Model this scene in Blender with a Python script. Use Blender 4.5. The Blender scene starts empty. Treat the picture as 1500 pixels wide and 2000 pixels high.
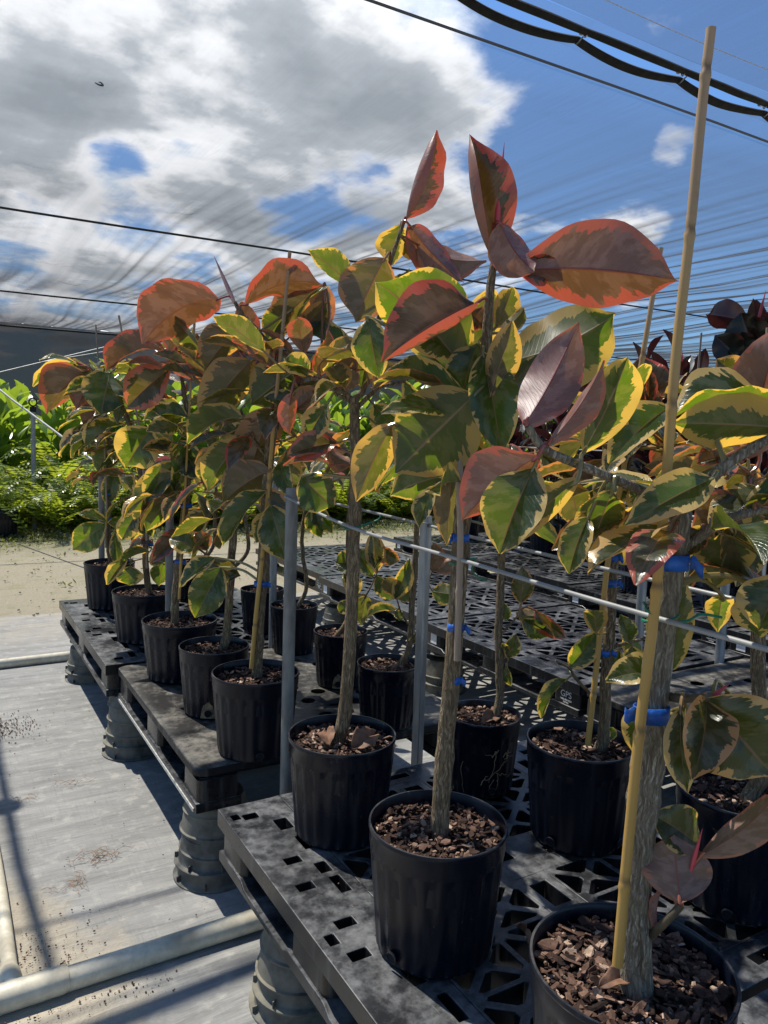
import bpy, bmesh, math, random
from math import sin, cos, pi, radians, sqrt, atan2, exp
from mathutils import Vector, Matrix, noise

scene = bpy.context.scene
COL = scene.collection
RND = random.Random(7)

# ------------------------------------------------------------------ camera
AZ, PITCH, ROLL, F = radians(30.6), radians(5.7), radians(1.9), 1500.0
CAM = Vector((0, 0, 1.62))
fwd = Vector((sin(AZ)*cos(PITCH), cos(AZ)*cos(PITCH), -sin(PITCH)))
_R = Vector((cos(AZ), -sin(AZ), 0))
_U = _R.cross(fwd)
cr = _R*cos(ROLL) + _U*sin(ROLL)
cu = _U*cos(ROLL) - _R*sin(ROLL)
fh = Vector((sin(AZ), cos(AZ), 0))

def ray(px, py):
    return fwd + cr*((px-750)/F) + cu*((1000-py)/F)

def at_z(px, py, z):
    d = ray(px, py)
    return CAM + d*((z-CAM.z)/d.z)

def at_plane(px, py, p0, off=0.0):
    d = ray(px, py)
    t = ((Vector(p0)-CAM).dot(fh)+off)/d.dot(fh)
    return CAM + d*t

cd = bpy.data.cameras.new('camera')
cam = bpy.data.objects.new('camera', cd)
COL.objects.link(cam)
cd.sensor_fit = 'VERTICAL'
cd.sensor_height = 24
cd.sensor_width = 18
cd.lens = 18.0
cd.clip_start = 0.02
cd.clip_end = 600
cam.matrix_world = Matrix(((cr.x, cu.x, -fwd.x, CAM.x), (cr.y, cu.y, -fwd.y, CAM.y),
                           (cr.z, cu.z, -fwd.z, CAM.z), (0, 0, 0, 1)))
scene.camera = cam

# ------------------------------------------------------------------ light, sky
SUN = Vector((-0.20, 0.51, 1.0)).normalized()
sd = bpy.data.lights.new('sun', 'SUN')
sd.energy = 5.0
sd.angle = radians(0.5)
sd.color = (1.0, 0.95, 0.86)
so = bpy.data.objects.new('sun', sd)
COL.objects.link(so)
so.rotation_euler = (-SUN).to_track_quat('-Z', 'Y').to_euler()

world = bpy.data.worlds.new('World')
scene.world = world
world.use_nodes = True
WN, WL = world.node_tree.nodes, world.node_tree.links

class NT:
    """small helper for building node trees"""
    def __init__(self, tree):
        self.t = tree
        self.n = tree.nodes
        self.l = tree.links
    def new(self, typ, **kw):
        nd = self.n.new(typ)
        for k, v in kw.items():
            setattr(nd, k, v)
        return nd
    def put(self, sock, v):
        if isinstance(v, bpy.types.NodeSocket):
            self.l.new(v, sock)
        elif v is not None:
            if hasattr(sock, 'default_value'):
                dv = sock.default_value
                if hasattr(dv, '__len__') and not isinstance(v, (int, float)):
                    v = tuple(v)
                    if len(dv) == 4 and len(v) == 3:
                        v = v + (1.0,)
                elif hasattr(dv, '__len__'):
                    v = (v,)*len(dv)
                sock.default_value = v
    def math(self, op, a, b=None, c=None, clamp=False):
        nd = self.new('ShaderNodeMath', operation=op, use_clamp=clamp)
        self.put(nd.inputs[0], a)
        self.put(nd.inputs[1], b)
        self.put(nd.inputs[2], c)
        return nd.outputs[0]
    def vmath(self, op, a, b=None):
        nd = self.new('ShaderNodeVectorMath', operation=op)
        self.put(nd.inputs[0], a)
        self.put(nd.inputs[1], b)
        return nd.outputs['Value'] if op in ('DOT_PRODUCT', 'LENGTH', 'DISTANCE') else nd.outputs[0]
    def mix(self, fac, a, b, blend='MIX'):
        nd = self.new('ShaderNodeMix', data_type='RGBA', blend_type=blend)
        self.put(nd.inputs['Factor'], fac)
        self.put(nd.inputs[6], a)
        self.put(nd.inputs[7], b)
        return nd.outputs[2]
    def smooth(self, v, lo, hi, a=0.0, b=1.0, interp='SMOOTHSTEP'):
        nd = self.new('ShaderNodeMapRange', interpolation_type=interp)
        self.put(nd.inputs[0], v)
        self.put(nd.inputs[1], lo)
        self.put(nd.inputs[2], hi)
        self.put(nd.inputs[3], a)
        self.put(nd.inputs[4], b)
        return nd.outputs[0]
    def noise(self, vec, scale, detail=4, rough=0.55, dist=0.0, dim='3D', w=None):
        nd = self.new('ShaderNodeTexNoise', noise_dimensions=dim)
        if vec is not None:
            self.put(nd.inputs['Vector'], vec)
        nd.inputs['Scale'].default_value = scale
        nd.inputs['Detail'].default_value = detail
        nd.inputs['Roughness'].default_value = rough
        nd.inputs['Distortion'].default_value = dist
        if w is not None:
            self.put(nd.inputs['W'], w)
        return nd.outputs['Fac']
    def comb(self, x, y, z):
        nd = self.new('ShaderNodeCombineXYZ')
        self.put(nd.inputs[0], x); self.put(nd.inputs[1], y); self.put(nd.inputs[2], z)
        return nd.outputs[0]
    def sep(self, v):
        nd = self.new('ShaderNodeSeparateXYZ')
        self.put(nd.inputs[0], v)
        return nd.outputs
    def ramp(self, fac, stops, interp='LINEAR'):
        nd = self.new('ShaderNodeValToRGB')
        nd.color_ramp.interpolation = interp
        els = nd.color_ramp.elements
        while len(els) < len(stops):
            els.new(0.5)
        for e, (p, c) in zip(els, stops):
            e.position = p
            e.color = c if len(c) == 4 else (*c, 1)
        self.put(nd.inputs[0], fac)
        return nd.outputs[0]
    def bump(self, h, strength=0.3, dist=0.01, normal=None):
        nd = self.new('ShaderNodeBump')
        nd.inputs['Strength'].default_value = strength
        nd.inputs['Distance'].default_value = dist
        self.put(nd.inputs['Height'], h)
        if normal is not None:
            self.put(nd.inputs['Normal'], normal)
        return nd.outputs[0]

W = NT(world.node_tree)
W.n.clear()
out = W.new('ShaderNodeOutputWorld')
bg = W.new('ShaderNodeBackground')
bg.inputs['Strength'].default_value = 0.08
sky = W.new('ShaderNodeTexSky', sky_type='NISHITA')
sky.sun_disc = False
sky.sun_elevation = math.asin(SUN.z)
sky.sun_rotation = atan2(SUN.x, SUN.y)
sky.air_density = 1.0
sky.dust_density = 0.6
sky.ozone_density = 2.0
tc = W.new('ShaderNodeTexCoord')
D = W.vmath('NORMALIZE', tc.outputs['Generated'])
sx = W.sep(D)
zz = W.math('ADD', W.math('MAXIMUM', sx[2], 0.0), 0.16)
flat = W.comb(W.math('DIVIDE', sx[0], zz), W.math('DIVIDE', sx[1], zz), 0.0)
n1 = W.noise(flat, 3.2, 9, 0.50, 0.2)
n2 = W.noise(flat, 1.5, 7, 0.52, 0.3)
n3 = W.noise(flat, 11, 8, 0.62, 0.3)
# cloud bodies: direction (as photographed), angular radius in degrees, weight
CLOUDS = [((430, 150), 15, 1.0), ((150, 110), 13, 1.0), ((690, 200), 11, .95), ((60, 320), 9, .95), ((330, 400), 7, .9),
          ((840, 120), 6.5, .9), ((900, 200), 4.6, .85), ((-200, 100), 14, 1), ((310, 330), 8, .95), ((480, 340), 6, .9), ((150, 420), 7, .85), ((170, 515), 5.4, .72), ((60, 540), 5, .6), ((430, 425), 3.8, .8),
          ((640, 465), 2.9, .62), ((720, 440), 2.8, .6), ((250, 600), 6, .55), ((1215, 350), 1.7, .40), ((1300, 285), 1.3, .38), ((870, 15), 3, .7),
          ((1215, 445), 2.2, .48), ((1060, 470), 1.8, .36), ((700, 620), 8, .42),
          ((1240, 180), 1.2, .34)]
HOLES = [((222, 322), 1.5, .36), ((575, 412), 2.6, .62), ((700, 385), 2.0, .40), ((340, 500), 2.4, .34), ((40, 468), 2.2, .34), ((1050, 230), 5, .6)]
dens = None
def blob(px, rad, wgt, f=0.0, g=1.6):
    c = ray(*px).normalized()
    dt = W.vmath('DOT_PRODUCT', D, tuple(c))
    return W.smooth(dt, cos(radians(rad*g)), cos(radians(rad*f)), 0.0, wgt, 'LINEAR')
for px, rad, wgt in CLOUDS:
    b = blob(px, rad, wgt)
    dens = b if dens is None else W.math('MAXIMUM', dens, b)
for px, rad, wgt in HOLES:
    dens = W.math('SUBTRACT', dens, blob(px, rad, wgt))
edge = W.math('MULTIPLY', W.math('SUBTRACT', n1, 0.5), 2.1)
edge2 = W.math('MULTIPLY', W.math('SUBTRACT', n3, 0.5), 0.5)
d1 = W.math('ADD', W.math('ADD', W.math('SUBTRACT', dens, 0.34), edge), edge2)
alpha = W.smooth(d1, -0.10, 0.34)
thick = W.math('ADD', W.math('ADD', W.math('MULTIPLY', d1, .62), .02), W.math('MULTIPLY', W.math('SUBTRACT', n2, 0.5), 1.9))
sunside = W.vmath('DOT_PRODUCT', D, tuple(SUN))
thick = W.math('SUBTRACT', thick, W.smooth(sunside, .70, .93, -.05, .32))
ccol = W.ramp(thick, [(0.0, (.74, .82, .93)), (0.16, (.96, .97, 1.0)), (0.27, (.86, .88, .91)), (0.44, (.46, .50, .545)), (0.75, (.30, .335, .375))])
ccol = W.vmath('MULTIPLY', ccol, (14.5, 14.5, 14.5))
skyc = W.vmath('MULTIPLY', sky.outputs[0], (0.82, 1.16, 1.52))
W.put(bg.inputs['Color'], W.mix(alpha, skyc, ccol))
W.l.new(bg.outputs[0], out.inputs[0])

vs = scene.view_settings
vs.view_transform = 'Standard'
vs.look = 'None'
vs.gamma = 1
vs.exposure = 0.58

scene.render.engine = 'CYCLES'
scene.cycles.max_bounces = 8
scene.cycles.transparent_max_bounces = 16
scene.cycles.use_denoising = True

# ------------------------------------------------------------------ materials
def material(name):
    m = bpy.data.materials.new(name)
    m.use_nodes = True
    t = NT(m.node_tree)
    bs = m.node_tree.nodes['Principled BSDF']
    return m, t, bs

def setp(t, bs, color=None, rough=None, spec=None, metal=None, normal=None, coat=None):
    for k, v in (('Base Color', color), ('Roughness', rough), ('Specular IOR Level', spec), ('Metallic', metal), ('Normal', normal), ('Coat Weight', coat)):
        if v is not None:
            t.put(bs.inputs[k], v)

def objco(t):
    return t.new('ShaderNodeTexCoord').outputs['Object']

def geopos(t):
    return t.new('ShaderNodeNewGeometry').outputs['Position']

def mat_plain(name, base, rough=0.5, var=0.25, scale=12.0, bump=0.0, metal=0.0, spec=0.5, stretch=(1, 1, 1), dust=None, dust_amt=0.5):
    m, t, bs = material(name)
    co = t.vmath('MULTIPLY', geopos(t), stretch)
    n = t.noise(co, scale, 6, 0.6)
    n2 = t.noise(co, scale*0.23, 4, 0.6)
    lo = tuple(c*(1-var) for c in base)
    hi = tuple(min(1, c*(1+var)) for c in base)
    col = t.mix(t.smooth(n, .3, .7), lo, hi)
    r = t.smooth(n2, .3, .7, rough-.08, rough+.12)
    if dust:
        geo = t.new('ShaderNodeNewGeometry')
        up = t.smooth(t.sep(geo.outputs['Normal'])[2], -.1, .9, .35, 1.0)
        f = t.math('MULTIPLY', t.smooth(t.math('ADD', t.math('MULTIPLY', n2, .75), t.math('MULTIPLY', n, .25)), .42, .66), t.math('MULTIPLY', up, dust_amt))
        col = t.mix(f, col, dust)
        r = t.math('ADD', r, t.math('MULTIPLY', f, .35), clamp=True)
    setp(t, bs, col, r, spec, metal)
    if bump:
        setp(t, bs, normal=t.bump(n, bump, 0.01))
    return m

def mat_plastic(name, base, dustc, amt, rough=.42, scr=True, spec=.25):
    """black moulded plastic: scuffs, drip streaks and a film of dust on the upward faces"""
    m, t, bs = material(name)
    p = geopos(t)
    n = t.noise(p, 9, 8, .65)
    n2 = t.noise(p, 2.6, 5, .6, .6)
    st = t.noise(t.vmath('MULTIPLY', p, (26, 26, 2.2)), 1.0, 5, .6)
    sc = t.noise(t.vmath('MULTIPLY', p, (70, 5, 30)), 1.0, 3, .7)
    sc2 = t.noise(t.vmath('MULTIPLY', p, (6, 90, 30)), 1.0, 3, .7)
    geo = t.new('ShaderNodeNewGeometry')
    nz = t.sep(geo.outputs['Normal'])[2]
    up = t.smooth(nz, .3, .9)
    side = t.math('SUBTRACT', 1.0, up)
    n4 = t.noise(p, 31, 6, .7)
    fu = t.math('MULTIPLY', up, t.smooth(t.math('ADD', t.math('ADD', t.math('MULTIPLY', n, .5), t.math('MULTIPLY', n2, .45)), t.math('MULTIPLY', t.math('SUBTRACT', n4, .5), .5)), .39, .68, .07*amt, amt))
    fs = t.math('MULTIPLY', side, t.smooth(st, .5, .78, 0, amt*.38))
    scr_f = t.math('MULTIPLY', t.math('MAXIMUM', t.smooth(sc, .66, .76), t.smooth(sc2, .68, .78)), .6*amt if scr else 0.0)
    f = t.math('ADD', t.math('ADD', fu, fs), scr_f, clamp=True)
    col = t.mix(f, t.mix(n, tuple(c*.75 for c in base), tuple(c*1.3 for c in base)), dustc)
    setp(t, bs, col, t.math('ADD', t.smooth(n2, .3, .7, rough-.08, rough+.12), t.math('MULTIPLY', f, .4), clamp=True), spec)
    setp(t, bs, normal=t.bump(t.math('ADD', n, t.math('MULTIPLY', sc, .4)), .12, .004))
    return m

M = {}
M['pot'] = mat_plastic('pot_plastic', (.0028, .0044, .0105), (.19, .175, .15), .34, .29, spec=.28)
M['pallet'] = mat_plastic('pallet_plastic', (.0075, .008, .0095), (.23, .232, .232), .62, .27, spec=.42)
M['pallet_worn'] = mat_plastic('worn_pallet_plastic', (.009, .009, .010), (.25, .23, .19), .74, .44)
M['old_pot'] = mat_plain('weathered_pot_plastic', (.070, .069, .060), .55, .5, 16, .2, dust=(.27, .24, .17), dust_amt=.75)
M['white_edge'] = mat_plain('scuffed_edge_plastic', (.42, .41, .37), .6, .3, 40, .1)
M['galv'] = mat_plain('galvanised_steel', (.30, .31, .32), .42, .25, 25, .05, metal=.75, stretch=(1, 1, .25))
M['dull_steel'] = mat_plain('dull_conduit_steel', (.17, .165, .148), .6, .3, 30, .1, metal=.1, stretch=(1, 1, .3))
M['conduit'] = mat_plain('white_conduit', (.27, .27, .26), .42, .2, 30, .03, stretch=(1, .3, 1), metal=.1)
M['pvc'] = mat_plain('aged_pvc', (.60, .55, .42), .42, .16, 34, .08, dust=(.20, .16, .10), dust_amt=.7)
M['black_cable'] = mat_plain('black_cable', (.012, .013, .013), .6, .3, 30)
M['steel_hook'] = mat_plain('steel_wire', (.30, .29, .27), .4, .2, 30, metal=.8)
M['green_wire'] = mat_plain('green_coated_wire', (.01, .16, .085), .4, .3, 40)
M['hem'] = mat_plain('net_hem_fabric', (.010, .011, .012), .85, .4, 60, .3)
M['tape'] = mat_plain('blue_tape', (.008, .085, .36), .42, .35, 50, .25)
M['cream_thread'] = mat_plain('white_thread', (.55, .55, .55), .7, .1, 30)
M['needles'] = mat_plain('rusty_needles', (.30, .15, .055), .8, .4, 40)
M['dead'] = mat_plain('dry_leaf', (.17, .085, .045), .7, .45, 35, .3)
M['root'] = mat_plain('dry_root', (.30, .21, .12), .8, .3, 40)
M['sticker'] = mat_plain('white_print', (.70, .71, .70), .6, .08, 40)
M['stain'] = mat_plain('sand_stain', (.20, .15, .085), .8, .6, 45)
M['hole'] = mat_plain('dark_hole', (.003, .003, .003), .9, .2, 10)
M['cane_grey'] = mat_plain('grey_cane', (.27, .20, .145), .6, .25, 18, .1, stretch=(1, 1, .2))

# bamboo: yellow low down, bleached grey towards the top
m, t, bs = material('bamboo')
p = geopos(t)
z = t.sep(p)[2]
n = t.noise(t.vmath('MULTIPLY', p, (60, 60, 3)), 1, 4, .6)
n2 = t.noise(p, 7, 4, .6)
yel = t.mix(n, (.33, .185, .04), (.50, .31, .085))
gry = t.mix(n, (.29, .185, .095), (.44, .30, .175))
col = t.mix(t.smooth(t.math('ADD', z, t.math('MULTIPLY', n2, .35)), 1.72, 2.3), yel, gry)
col = t.mix(t.smooth(n2, .62, .75, 0, .6), col, (.12, .07, .03))
atb = t.new('ShaderNodeAttribute'); atb.attribute_name = 'lc'
sb = t.new('ShaderNodeSeparateColor'); t.l.new(atb.outputs['Color'], sb.inputs[0])
col = t.mix(t.math('MULTIPLY', sb.outputs[0], .7), col, (.10, .055, .025))
setp(t, bs, col, .45, .4, normal=t.bump(n, .25, .003))
M['bamboo'] = m

# bark: fissured vertical streaks with pale lenticels and lichen
def mat_bark(name, dark, mid, pale, lich):
    m, t, bs = material(name)
    p = geopos(t)
    w = t.vmath('ADD', t.vmath('MULTIPLY', p, (1, 1, .13)), t.vmath('MULTIPLY', t.comb(t.noise(p, 14, 3), t.noise(p, 15, 3), 0.0), (.03, .03, 0)))
    n = t.noise(w, 210, 5, .62, .6)
    nb = t.noise(p, 10, 4, .6)
    vor = t.new('ShaderNodeTexVoronoi', feature='DISTANCE_TO_EDGE')
    t.put(vor.inputs['Vector'], w)
    vor.inputs['Scale'].default_value = 150
    crk = t.smooth(vor.outputs['Distance'], 0.0, .22)
    col = t.mix(t.smooth(n, .36, .6), dark, mid)
    col = t.mix(t.math('MULTIPLY', t.smooth(n, .52, .66), t.smooth(nb, .35, .65)), col, pale)
    col = t.mix(t.math('MULTIPLY', t.math('SUBTRACT', 1.0, crk), .4), col, tuple(c*.5 for c in dark))
    col = t.mix(t.smooth(t.noise(p, 17, 3, .5), .63, .72, 0, lich), col, (.22, .25, .09))
    rings = t.noise(t.vmath('MULTIPLY', p, (.6, .6, 14)), 1, 2, .5)
    col = t.mix(t.smooth(rings, .58, .72, 0, .45), col, dark)
    setp(t, bs, col, .85, .2, normal=t.bump(t.math('ADD', t.math('MULTIPLY', n, .8), t.math('MULTIPLY', crk, .35)), .9, .005))
    return m
M['bark'] = mat_bark('pale_bark', (.15, .12, .085), (.27, .23, .165), (.55, .52, .43), .7)
M['bark2'] = mat_bark('brown_bark', (.105, .076, .046), (.255, .185, .108), (.40, .32, .21), .35)
M['twig'] = mat_plain('green_brown_twig', (.10, .075, .04), .6, .5, 30, .2)

# variegated leaves
def mat_leaf():
    m, t, bs = material('variegated_leaf')
    uvn = t.new('ShaderNodeUVMap')
    uvs = t.sep(uvn.outputs[0])
    at = t.new('ShaderNodeAttribute')
    at.attribute_name = 'lc'
    ac = t.new('ShaderNodeSeparateColor')
    t.l.new(at.outputs['Color'], ac.inputs[0])
    ruby, seed, pet = ac.outputs[0], ac.outputs[1], ac.outputs[2]
    su = t.math('SUBTRACT', t.math('MULTIPLY', uvs[0], 2.0), 1.0)
    au = t.math('ABSOLUTE', su)
    tt = uvs[1]
    side = t.math('SIGN', su)
    sd_ = t.math('MULTIPLY', seed, 91.7)
    # streaks run out along the lateral veins
    along = t.math('SUBTRACT', tt, t.math('MULTIPLY', au, .16))
    co = t.comb(t.math('MULTIPLY', au, 1.3), t.math('MULTIPLY', along, 8.0), t.math('ADD', sd_, t.math('MULTIPLY', side, 3.7)))
    nA = t.noise(co, 1.0, 3, .55)
    co2 = t.comb(t.math('MULTIPLY', au, 2.4), t.math('MULTIPLY', along, 30.0), t.math('ADD', sd_, t.math('MULTIPLY', side, 5.1)))
    nB = t.noise(co2, 1.0, 2, .5)
    coarse = t.noise(t.comb(t.math('MULTIPLY', su, .8), t.math('MULTIPLY', tt, 1.6), sd_), 1.0, 2, .5)
    wob = t.math('ADD', t.math('MULTIPLY', t.math('SUBTRACT', nA, .5), 1.15), t.math('MULTIPLY', t.math('SUBTRACT', nB, .5), .42))
    lim = t.math('ADD', t.math('ADD', .74, wob), t.math('MULTIPLY', t.math('SUBTRACT', coarse, .5), .55))
    lim = t.math('ADD', lim, t.math('MULTIPLY', t.math('SUBTRACT', t.math('FRACT', t.math('MULTIPLY', seed, 57.3)), .4), .36))
    lim = t.math('SUBTRACT', lim, t.math('MULTIPLY', t.math('POWER', t.math('ABSOLUTE', t.math('SUBTRACT', tt, .5)), 3.0), 2.2))
    marg = t.smooth(t.math('SUBTRACT', au, lim), -.012, .03)
    # green heart, dark with paler grey-green splashes
    co3 = t.comb(t.math('MULTIPLY', au, 1.6), t.math('MULTIPLY', along, 7.0), t.math('ADD', sd_, t.math('MULTIPLY', side, 9.3)))
    nC = t.noise(co3, 1.0, 4, .6)
    spl = t.math('ADD', t.math('MULTIPLY', t.smooth(nC, .47, .57), .75), t.math('MULTIPLY', t.smooth(nA, .35, .75), .25))
    fine = t.noise(t.comb(t.math('MULTIPLY', au, 3.0), t.math('MULTIPLY', along, 70.0), sd_), 1.0, 2, .5)
    grn = t.mix(spl, (.016, .034, .011), (.085, .110, .075))
    grn = t.mix(t.math('MULTIPLY', ruby, .5), grn, (.060, .045, .024))
    cream = t.mix(nA, (.66, .52, .23), (.58, .41, .16))
    pink = t.mix(t.smooth(coarse, .3, .7), (.42, .060, .032), (.42, .15, .10))
    mg_top = t.mix(t.smooth(ruby, .25, .75), cream, pink)
    top = t.mix(marg, grn, mg_top)
    # underside
    un_g = t.mix(ruby, t.mix(spl, (.082, .086, .034), (.125, .125, .066)), t.mix(spl, (.235, .115, .10), (.33, .195, .175)))
    un_m = t.mix(ruby, (.42, .32, .14), (.36, .155, .11))
    und = t.mix(t.math('MULTIPLY', marg, .85), un_g, un_m)
    geo = t.new('ShaderNodeNewGeometry')
    back = geo.outputs['Backfacing']
    col = t.mix(back, top, und)
    lat = t.math('ABSOLUTE', t.math('SINE', t.math('ADD', t.math('MULTIPLY', t.math('SUBTRACT', tt, t.math('MULTIPLY', au, .22)), 62.0), t.math('MULTIPLY', nA, 2.2))))
    latv = t.smooth(lat, .0, .16, 1, 0)
    col = t.mix(t.math('MULTIPLY', latv, .20), col, (.24, .23, .11))
    col = t.mix(t.smooth(fine, .35, .65, 0, .22), col, t.vmath('MULTIPLY', col, (.55, .55, .55)))
    rib = t.smooth(au, .022, .045, 1, 0)
    ribc = t.mix(ruby, t.mix(back, (.20, .22, .10), (.30, .26, .13)), t.mix(back, (.20, .05, .03), (.22, .03, .03)))
    col = t.mix(rib, col, ribc)
    petc = t.mix(ruby, (.20, .17, .06), (.26, .055, .04))
    col = t.mix(pet, col, petc)
    # small blemishes
    bl = t.noise(t.comb(uvs[0], tt, sd_), 26, 2, .5)
    col = t.mix(t.smooth(bl, .74, .78, 0, .6), col, (.05, .03, .015))
    bmp = t.bump(t.math('ADD', t.math('ADD', t.math('MULTIPLY', fine, .35), t.math('MULTIPLY', latv, -.5)), t.math('MULTIPLY', rib, -1.2)), .22, .004)
    setp(t, bs, col, t.mix(back, (.21,)*3, (.45,)*3), .6, normal=bmp)
    # light coming through
    tr = t.new('ShaderNodeBsdfTranslucent')
    tg = t.mix(ruby, t.mix(spl, (.15, .25, .006), (.27, .30, .02)), t.mix(spl, (.20, .075, .010), (.30, .115, .028)))
    tm = t.mix(t.smooth(ruby, .2, .8), (.95, .58, .07), (.66, .10, .04))
    tcol = t.mix(marg, tg, tm)
    tcol = t.mix(rib, tcol, (.25, .10, .03))
    tcol = t.mix(pet, tcol, (.2, .05, .02))
    t.put(tr.inputs['Color'], tcol)
    t.put(tr.inputs['Normal'], bmp)
    mx = t.new('ShaderNodeMixShader')
    fac = t.math('SUBTRACT', t.math('ADD', .48, t.math('MULTIPLY', marg, .05)), t.math('MULTIPLY', ruby, .20))
    t.put(mx.inputs[0], t.math('MULTIPLY', fac, t.math('SUBTRACT', 1.0, t.math('MULTIPLY', pet, .9))))
    t.l.new(bs.outputs[0], mx.inputs[1])
    t.l.new(tr.outputs[0], mx.inputs[2])
    o = m.node_tree.nodes['Material Output']
    t.l.new(mx.outputs[0], o.inputs[0])
    return m
M['leaf'] = mat_leaf()

def mat_simple_leaf(name, top, under, trans, fac, rough, var=.3):
    m, t, bs = material(name)
    geo = t.new('ShaderNodeNewGeometry')
    n = t.noise(geo.outputs['Position'], 6, 4, .6)
    back = geo.outputs['Backfacing']
    rnd = geo.outputs['Random Per Island']
    uvn = t.new('ShaderNodeUVMap')
    uvs = t.sep(uvn.outputs[0])
    au = t.math('ABSOLUTE', t.math('SUBTRACT', t.math('MULTIPLY', uvs[0], 2.0), 1.0))
    a = t.mix(t.smooth(t.math('ADD', t.math('MULTIPLY', n, .5), t.math('MULTIPLY', rnd, .5)), .25, .75), tuple(c*(1-var) for c in top), tuple(c*(1+var) for c in top))
    col = t.mix(back, a, under)
    col = t.mix(t.smooth(au, .03, .09, .5, 0), col, tuple(min(1, c*2+.03) for c in under))
    setp(t, bs, col, rough, .5)
    tr = t.new('ShaderNodeBsdfTranslucent')
    t.put(tr.inputs['Color'], t.mix(rnd, tuple(c*.7 for c in trans), trans))
    mx = t.new('ShaderNodeMixShader')
    mx.inputs[0].default_value = fac
    t.l.new(bs.outputs[0], mx.inputs[1])
    t.l.new(tr.outputs[0], mx.inputs[2])
    t.l.new(mx.outputs[0], m.node_tree.nodes['Material Output'].inputs[0])
    return m
M['burgundy'] = mat_simple_leaf('burgundy_leaf', (.016, .020, .014), (.060, .022, .026), (.10, .015, .01), .12, .26)
M['canna'] = mat_simple_leaf('broad_green_leaf', (.085, .16, .02), (.09, .15, .032), (.44, .60, .045), .48, .33, .5)
M['fern'] = mat_simple_leaf('fern_leaf', (.095, .145, .016), (.09, .14, .028), (.52, .60, .04), .52, .34, .65)
M['weed'] = mat_simple_leaf('weed_leaf', (.10, .12, .035), (.11, .12, .05), (.26, .28, .06), .35, .6, .5)
M['bud'] = mat_plain('red_leaf_sheath', (.42, .045, .055), .4, .3, 30, .05, stretch=(1, 1, .3))
M['bud_pale'] = mat_plain('pale_leaf_sheath', (.46, .26, .24), .45, .3, 30, .05)

# bark chips: colour stored per chip
m, t, bs = material('bark_chips')
at = t.new('ShaderNodeAttribute'); at.attribute_name = 'lc'
p = geopos(t)
n = t.noise(p, 70, 5, .65)
ac = t.new('ShaderNodeSeparateColor'); t.l.new(at.outputs['Color'], ac.inputs[0])
col = t.ramp(ac.outputs[0], [(0, (.018, .011, .008)), (.4, (.075, .042, .030)), (.7, (.20, .118, .083)), (1, (.46, .33, .24))])
col = t.mix(t.smooth(n, .35, .65), t.vmath('MULTIPLY', col, (.6, .58, .55)), col)
setp(t, bs, col, .85, .2, normal=t.bump(n, .6, .004))
M['chips'] = m

# woven ground cloth
m, t, bs = material('woven_ground_cloth')
p = geopos(t)
px_ = t.sep(p)
wv1 = t.math('SINE', t.math('MULTIPLY', px_[0], 900.0))
wv2 = t.math('SINE', t.math('MULTIPLY', px_[1], 900.0))
weave = t.math('MULTIPLY', t.math('ADD', t.math('MULTIPLY', wv1, wv2), 1.0), .5)
rip = t.noise(t.vmath('MULTIPLY', p, (1.1, 6.5, 1)), 1.5, 5, .6, .4)
n = t.noise(p, 5, 8, .65)
nf = t.noise(p, 55, 5, .7)
nl = t.noise(p, 1.1, 4, .6, .5)
col = t.mix(t.smooth(rip, .3, .7), (.195, .192, .178), (.315, .308, .285))
col = t.mix(t.smooth(weave, .2, .8, 0, .35), col, (.12, .122, .125))
thr = t.noise(t.vmath('MULTIPLY', p, (4, 160, 1)), 1, 3, .6)
col = t.mix(t.smooth(thr, .5, .75, 0, .5), col, (.36, .355, .34))
thr2 = t.noise(t.vmath('MULTIPLY', p, (190, 5, 1)), 1, 3, .6)
col = t.mix(t.smooth(thr2, .5, .75, 0, .4), col, (.14, .14, .138))
mot = t.noise(p, 15, 7, .68)
col = t.mix(t.smooth(mot, .50, .68, 0, .5), col, (.40, .385, .34))
col = t.mix(t.smooth(t.noise(p, 2.3, 6, .65), .56, .70, 0, .5), col, (.15, .145, .13))
# sand lies along the pipes and in the folds
dpipe = t.math('ABSOLUTE', t.math('SUBTRACT', px_[1], 2.18))
dleft = t.math('ABSOLUTE', t.math('SUBTRACT', px_[0], .20))
nearp = t.math('MULTIPLY', t.smooth(dpipe, .05, .55, 1, 0), t.smooth(px_[0], .15, .85, 1, 0))
nearl = t.math('MULTIPLY', t.smooth(dleft, .0, .35, .9, 0), t.smooth(px_[1], 2.2, 3.6, 1, 0))
sandf = t.math('ADD', t.math('MULTIPLY', t.math('MAXIMUM', nearp, nearl), .55), t.math('ADD', t.math('MULTIPLY', n, .55), t.math('MULTIPLY', nl, .25)))
sandf = t.smooth(sandf, .58, .80)
sand = t.mix(nf, (.27, .225, .155), (.47, .42, .33))
far = t.smooth(px_[1], 5.6, 6.6, 0, .55)
col = t.mix(t.math('MAXIMUM', t.math('MULTIPLY', sandf, .85), t.math('MULTIPLY', far, t.smooth(n, .3, .6))), col, sand)
col = t.mix(t.smooth(t.noise(p, 60, 3, .6), .70, .74, 0, .8), col, (.05, .042, .035))
hgt = t.math('ADD', t.math('ADD', t.math('MULTIPLY', rip, 2.2), t.math('MULTIPLY', t.math('MULTIPLY', nf, sandf), .8)), t.math('MULTIPLY', weave, .05))
setp(t, bs, col, .75, .3, normal=t.bump(hgt, .5, .025))
M['cloth'] = m

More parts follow.
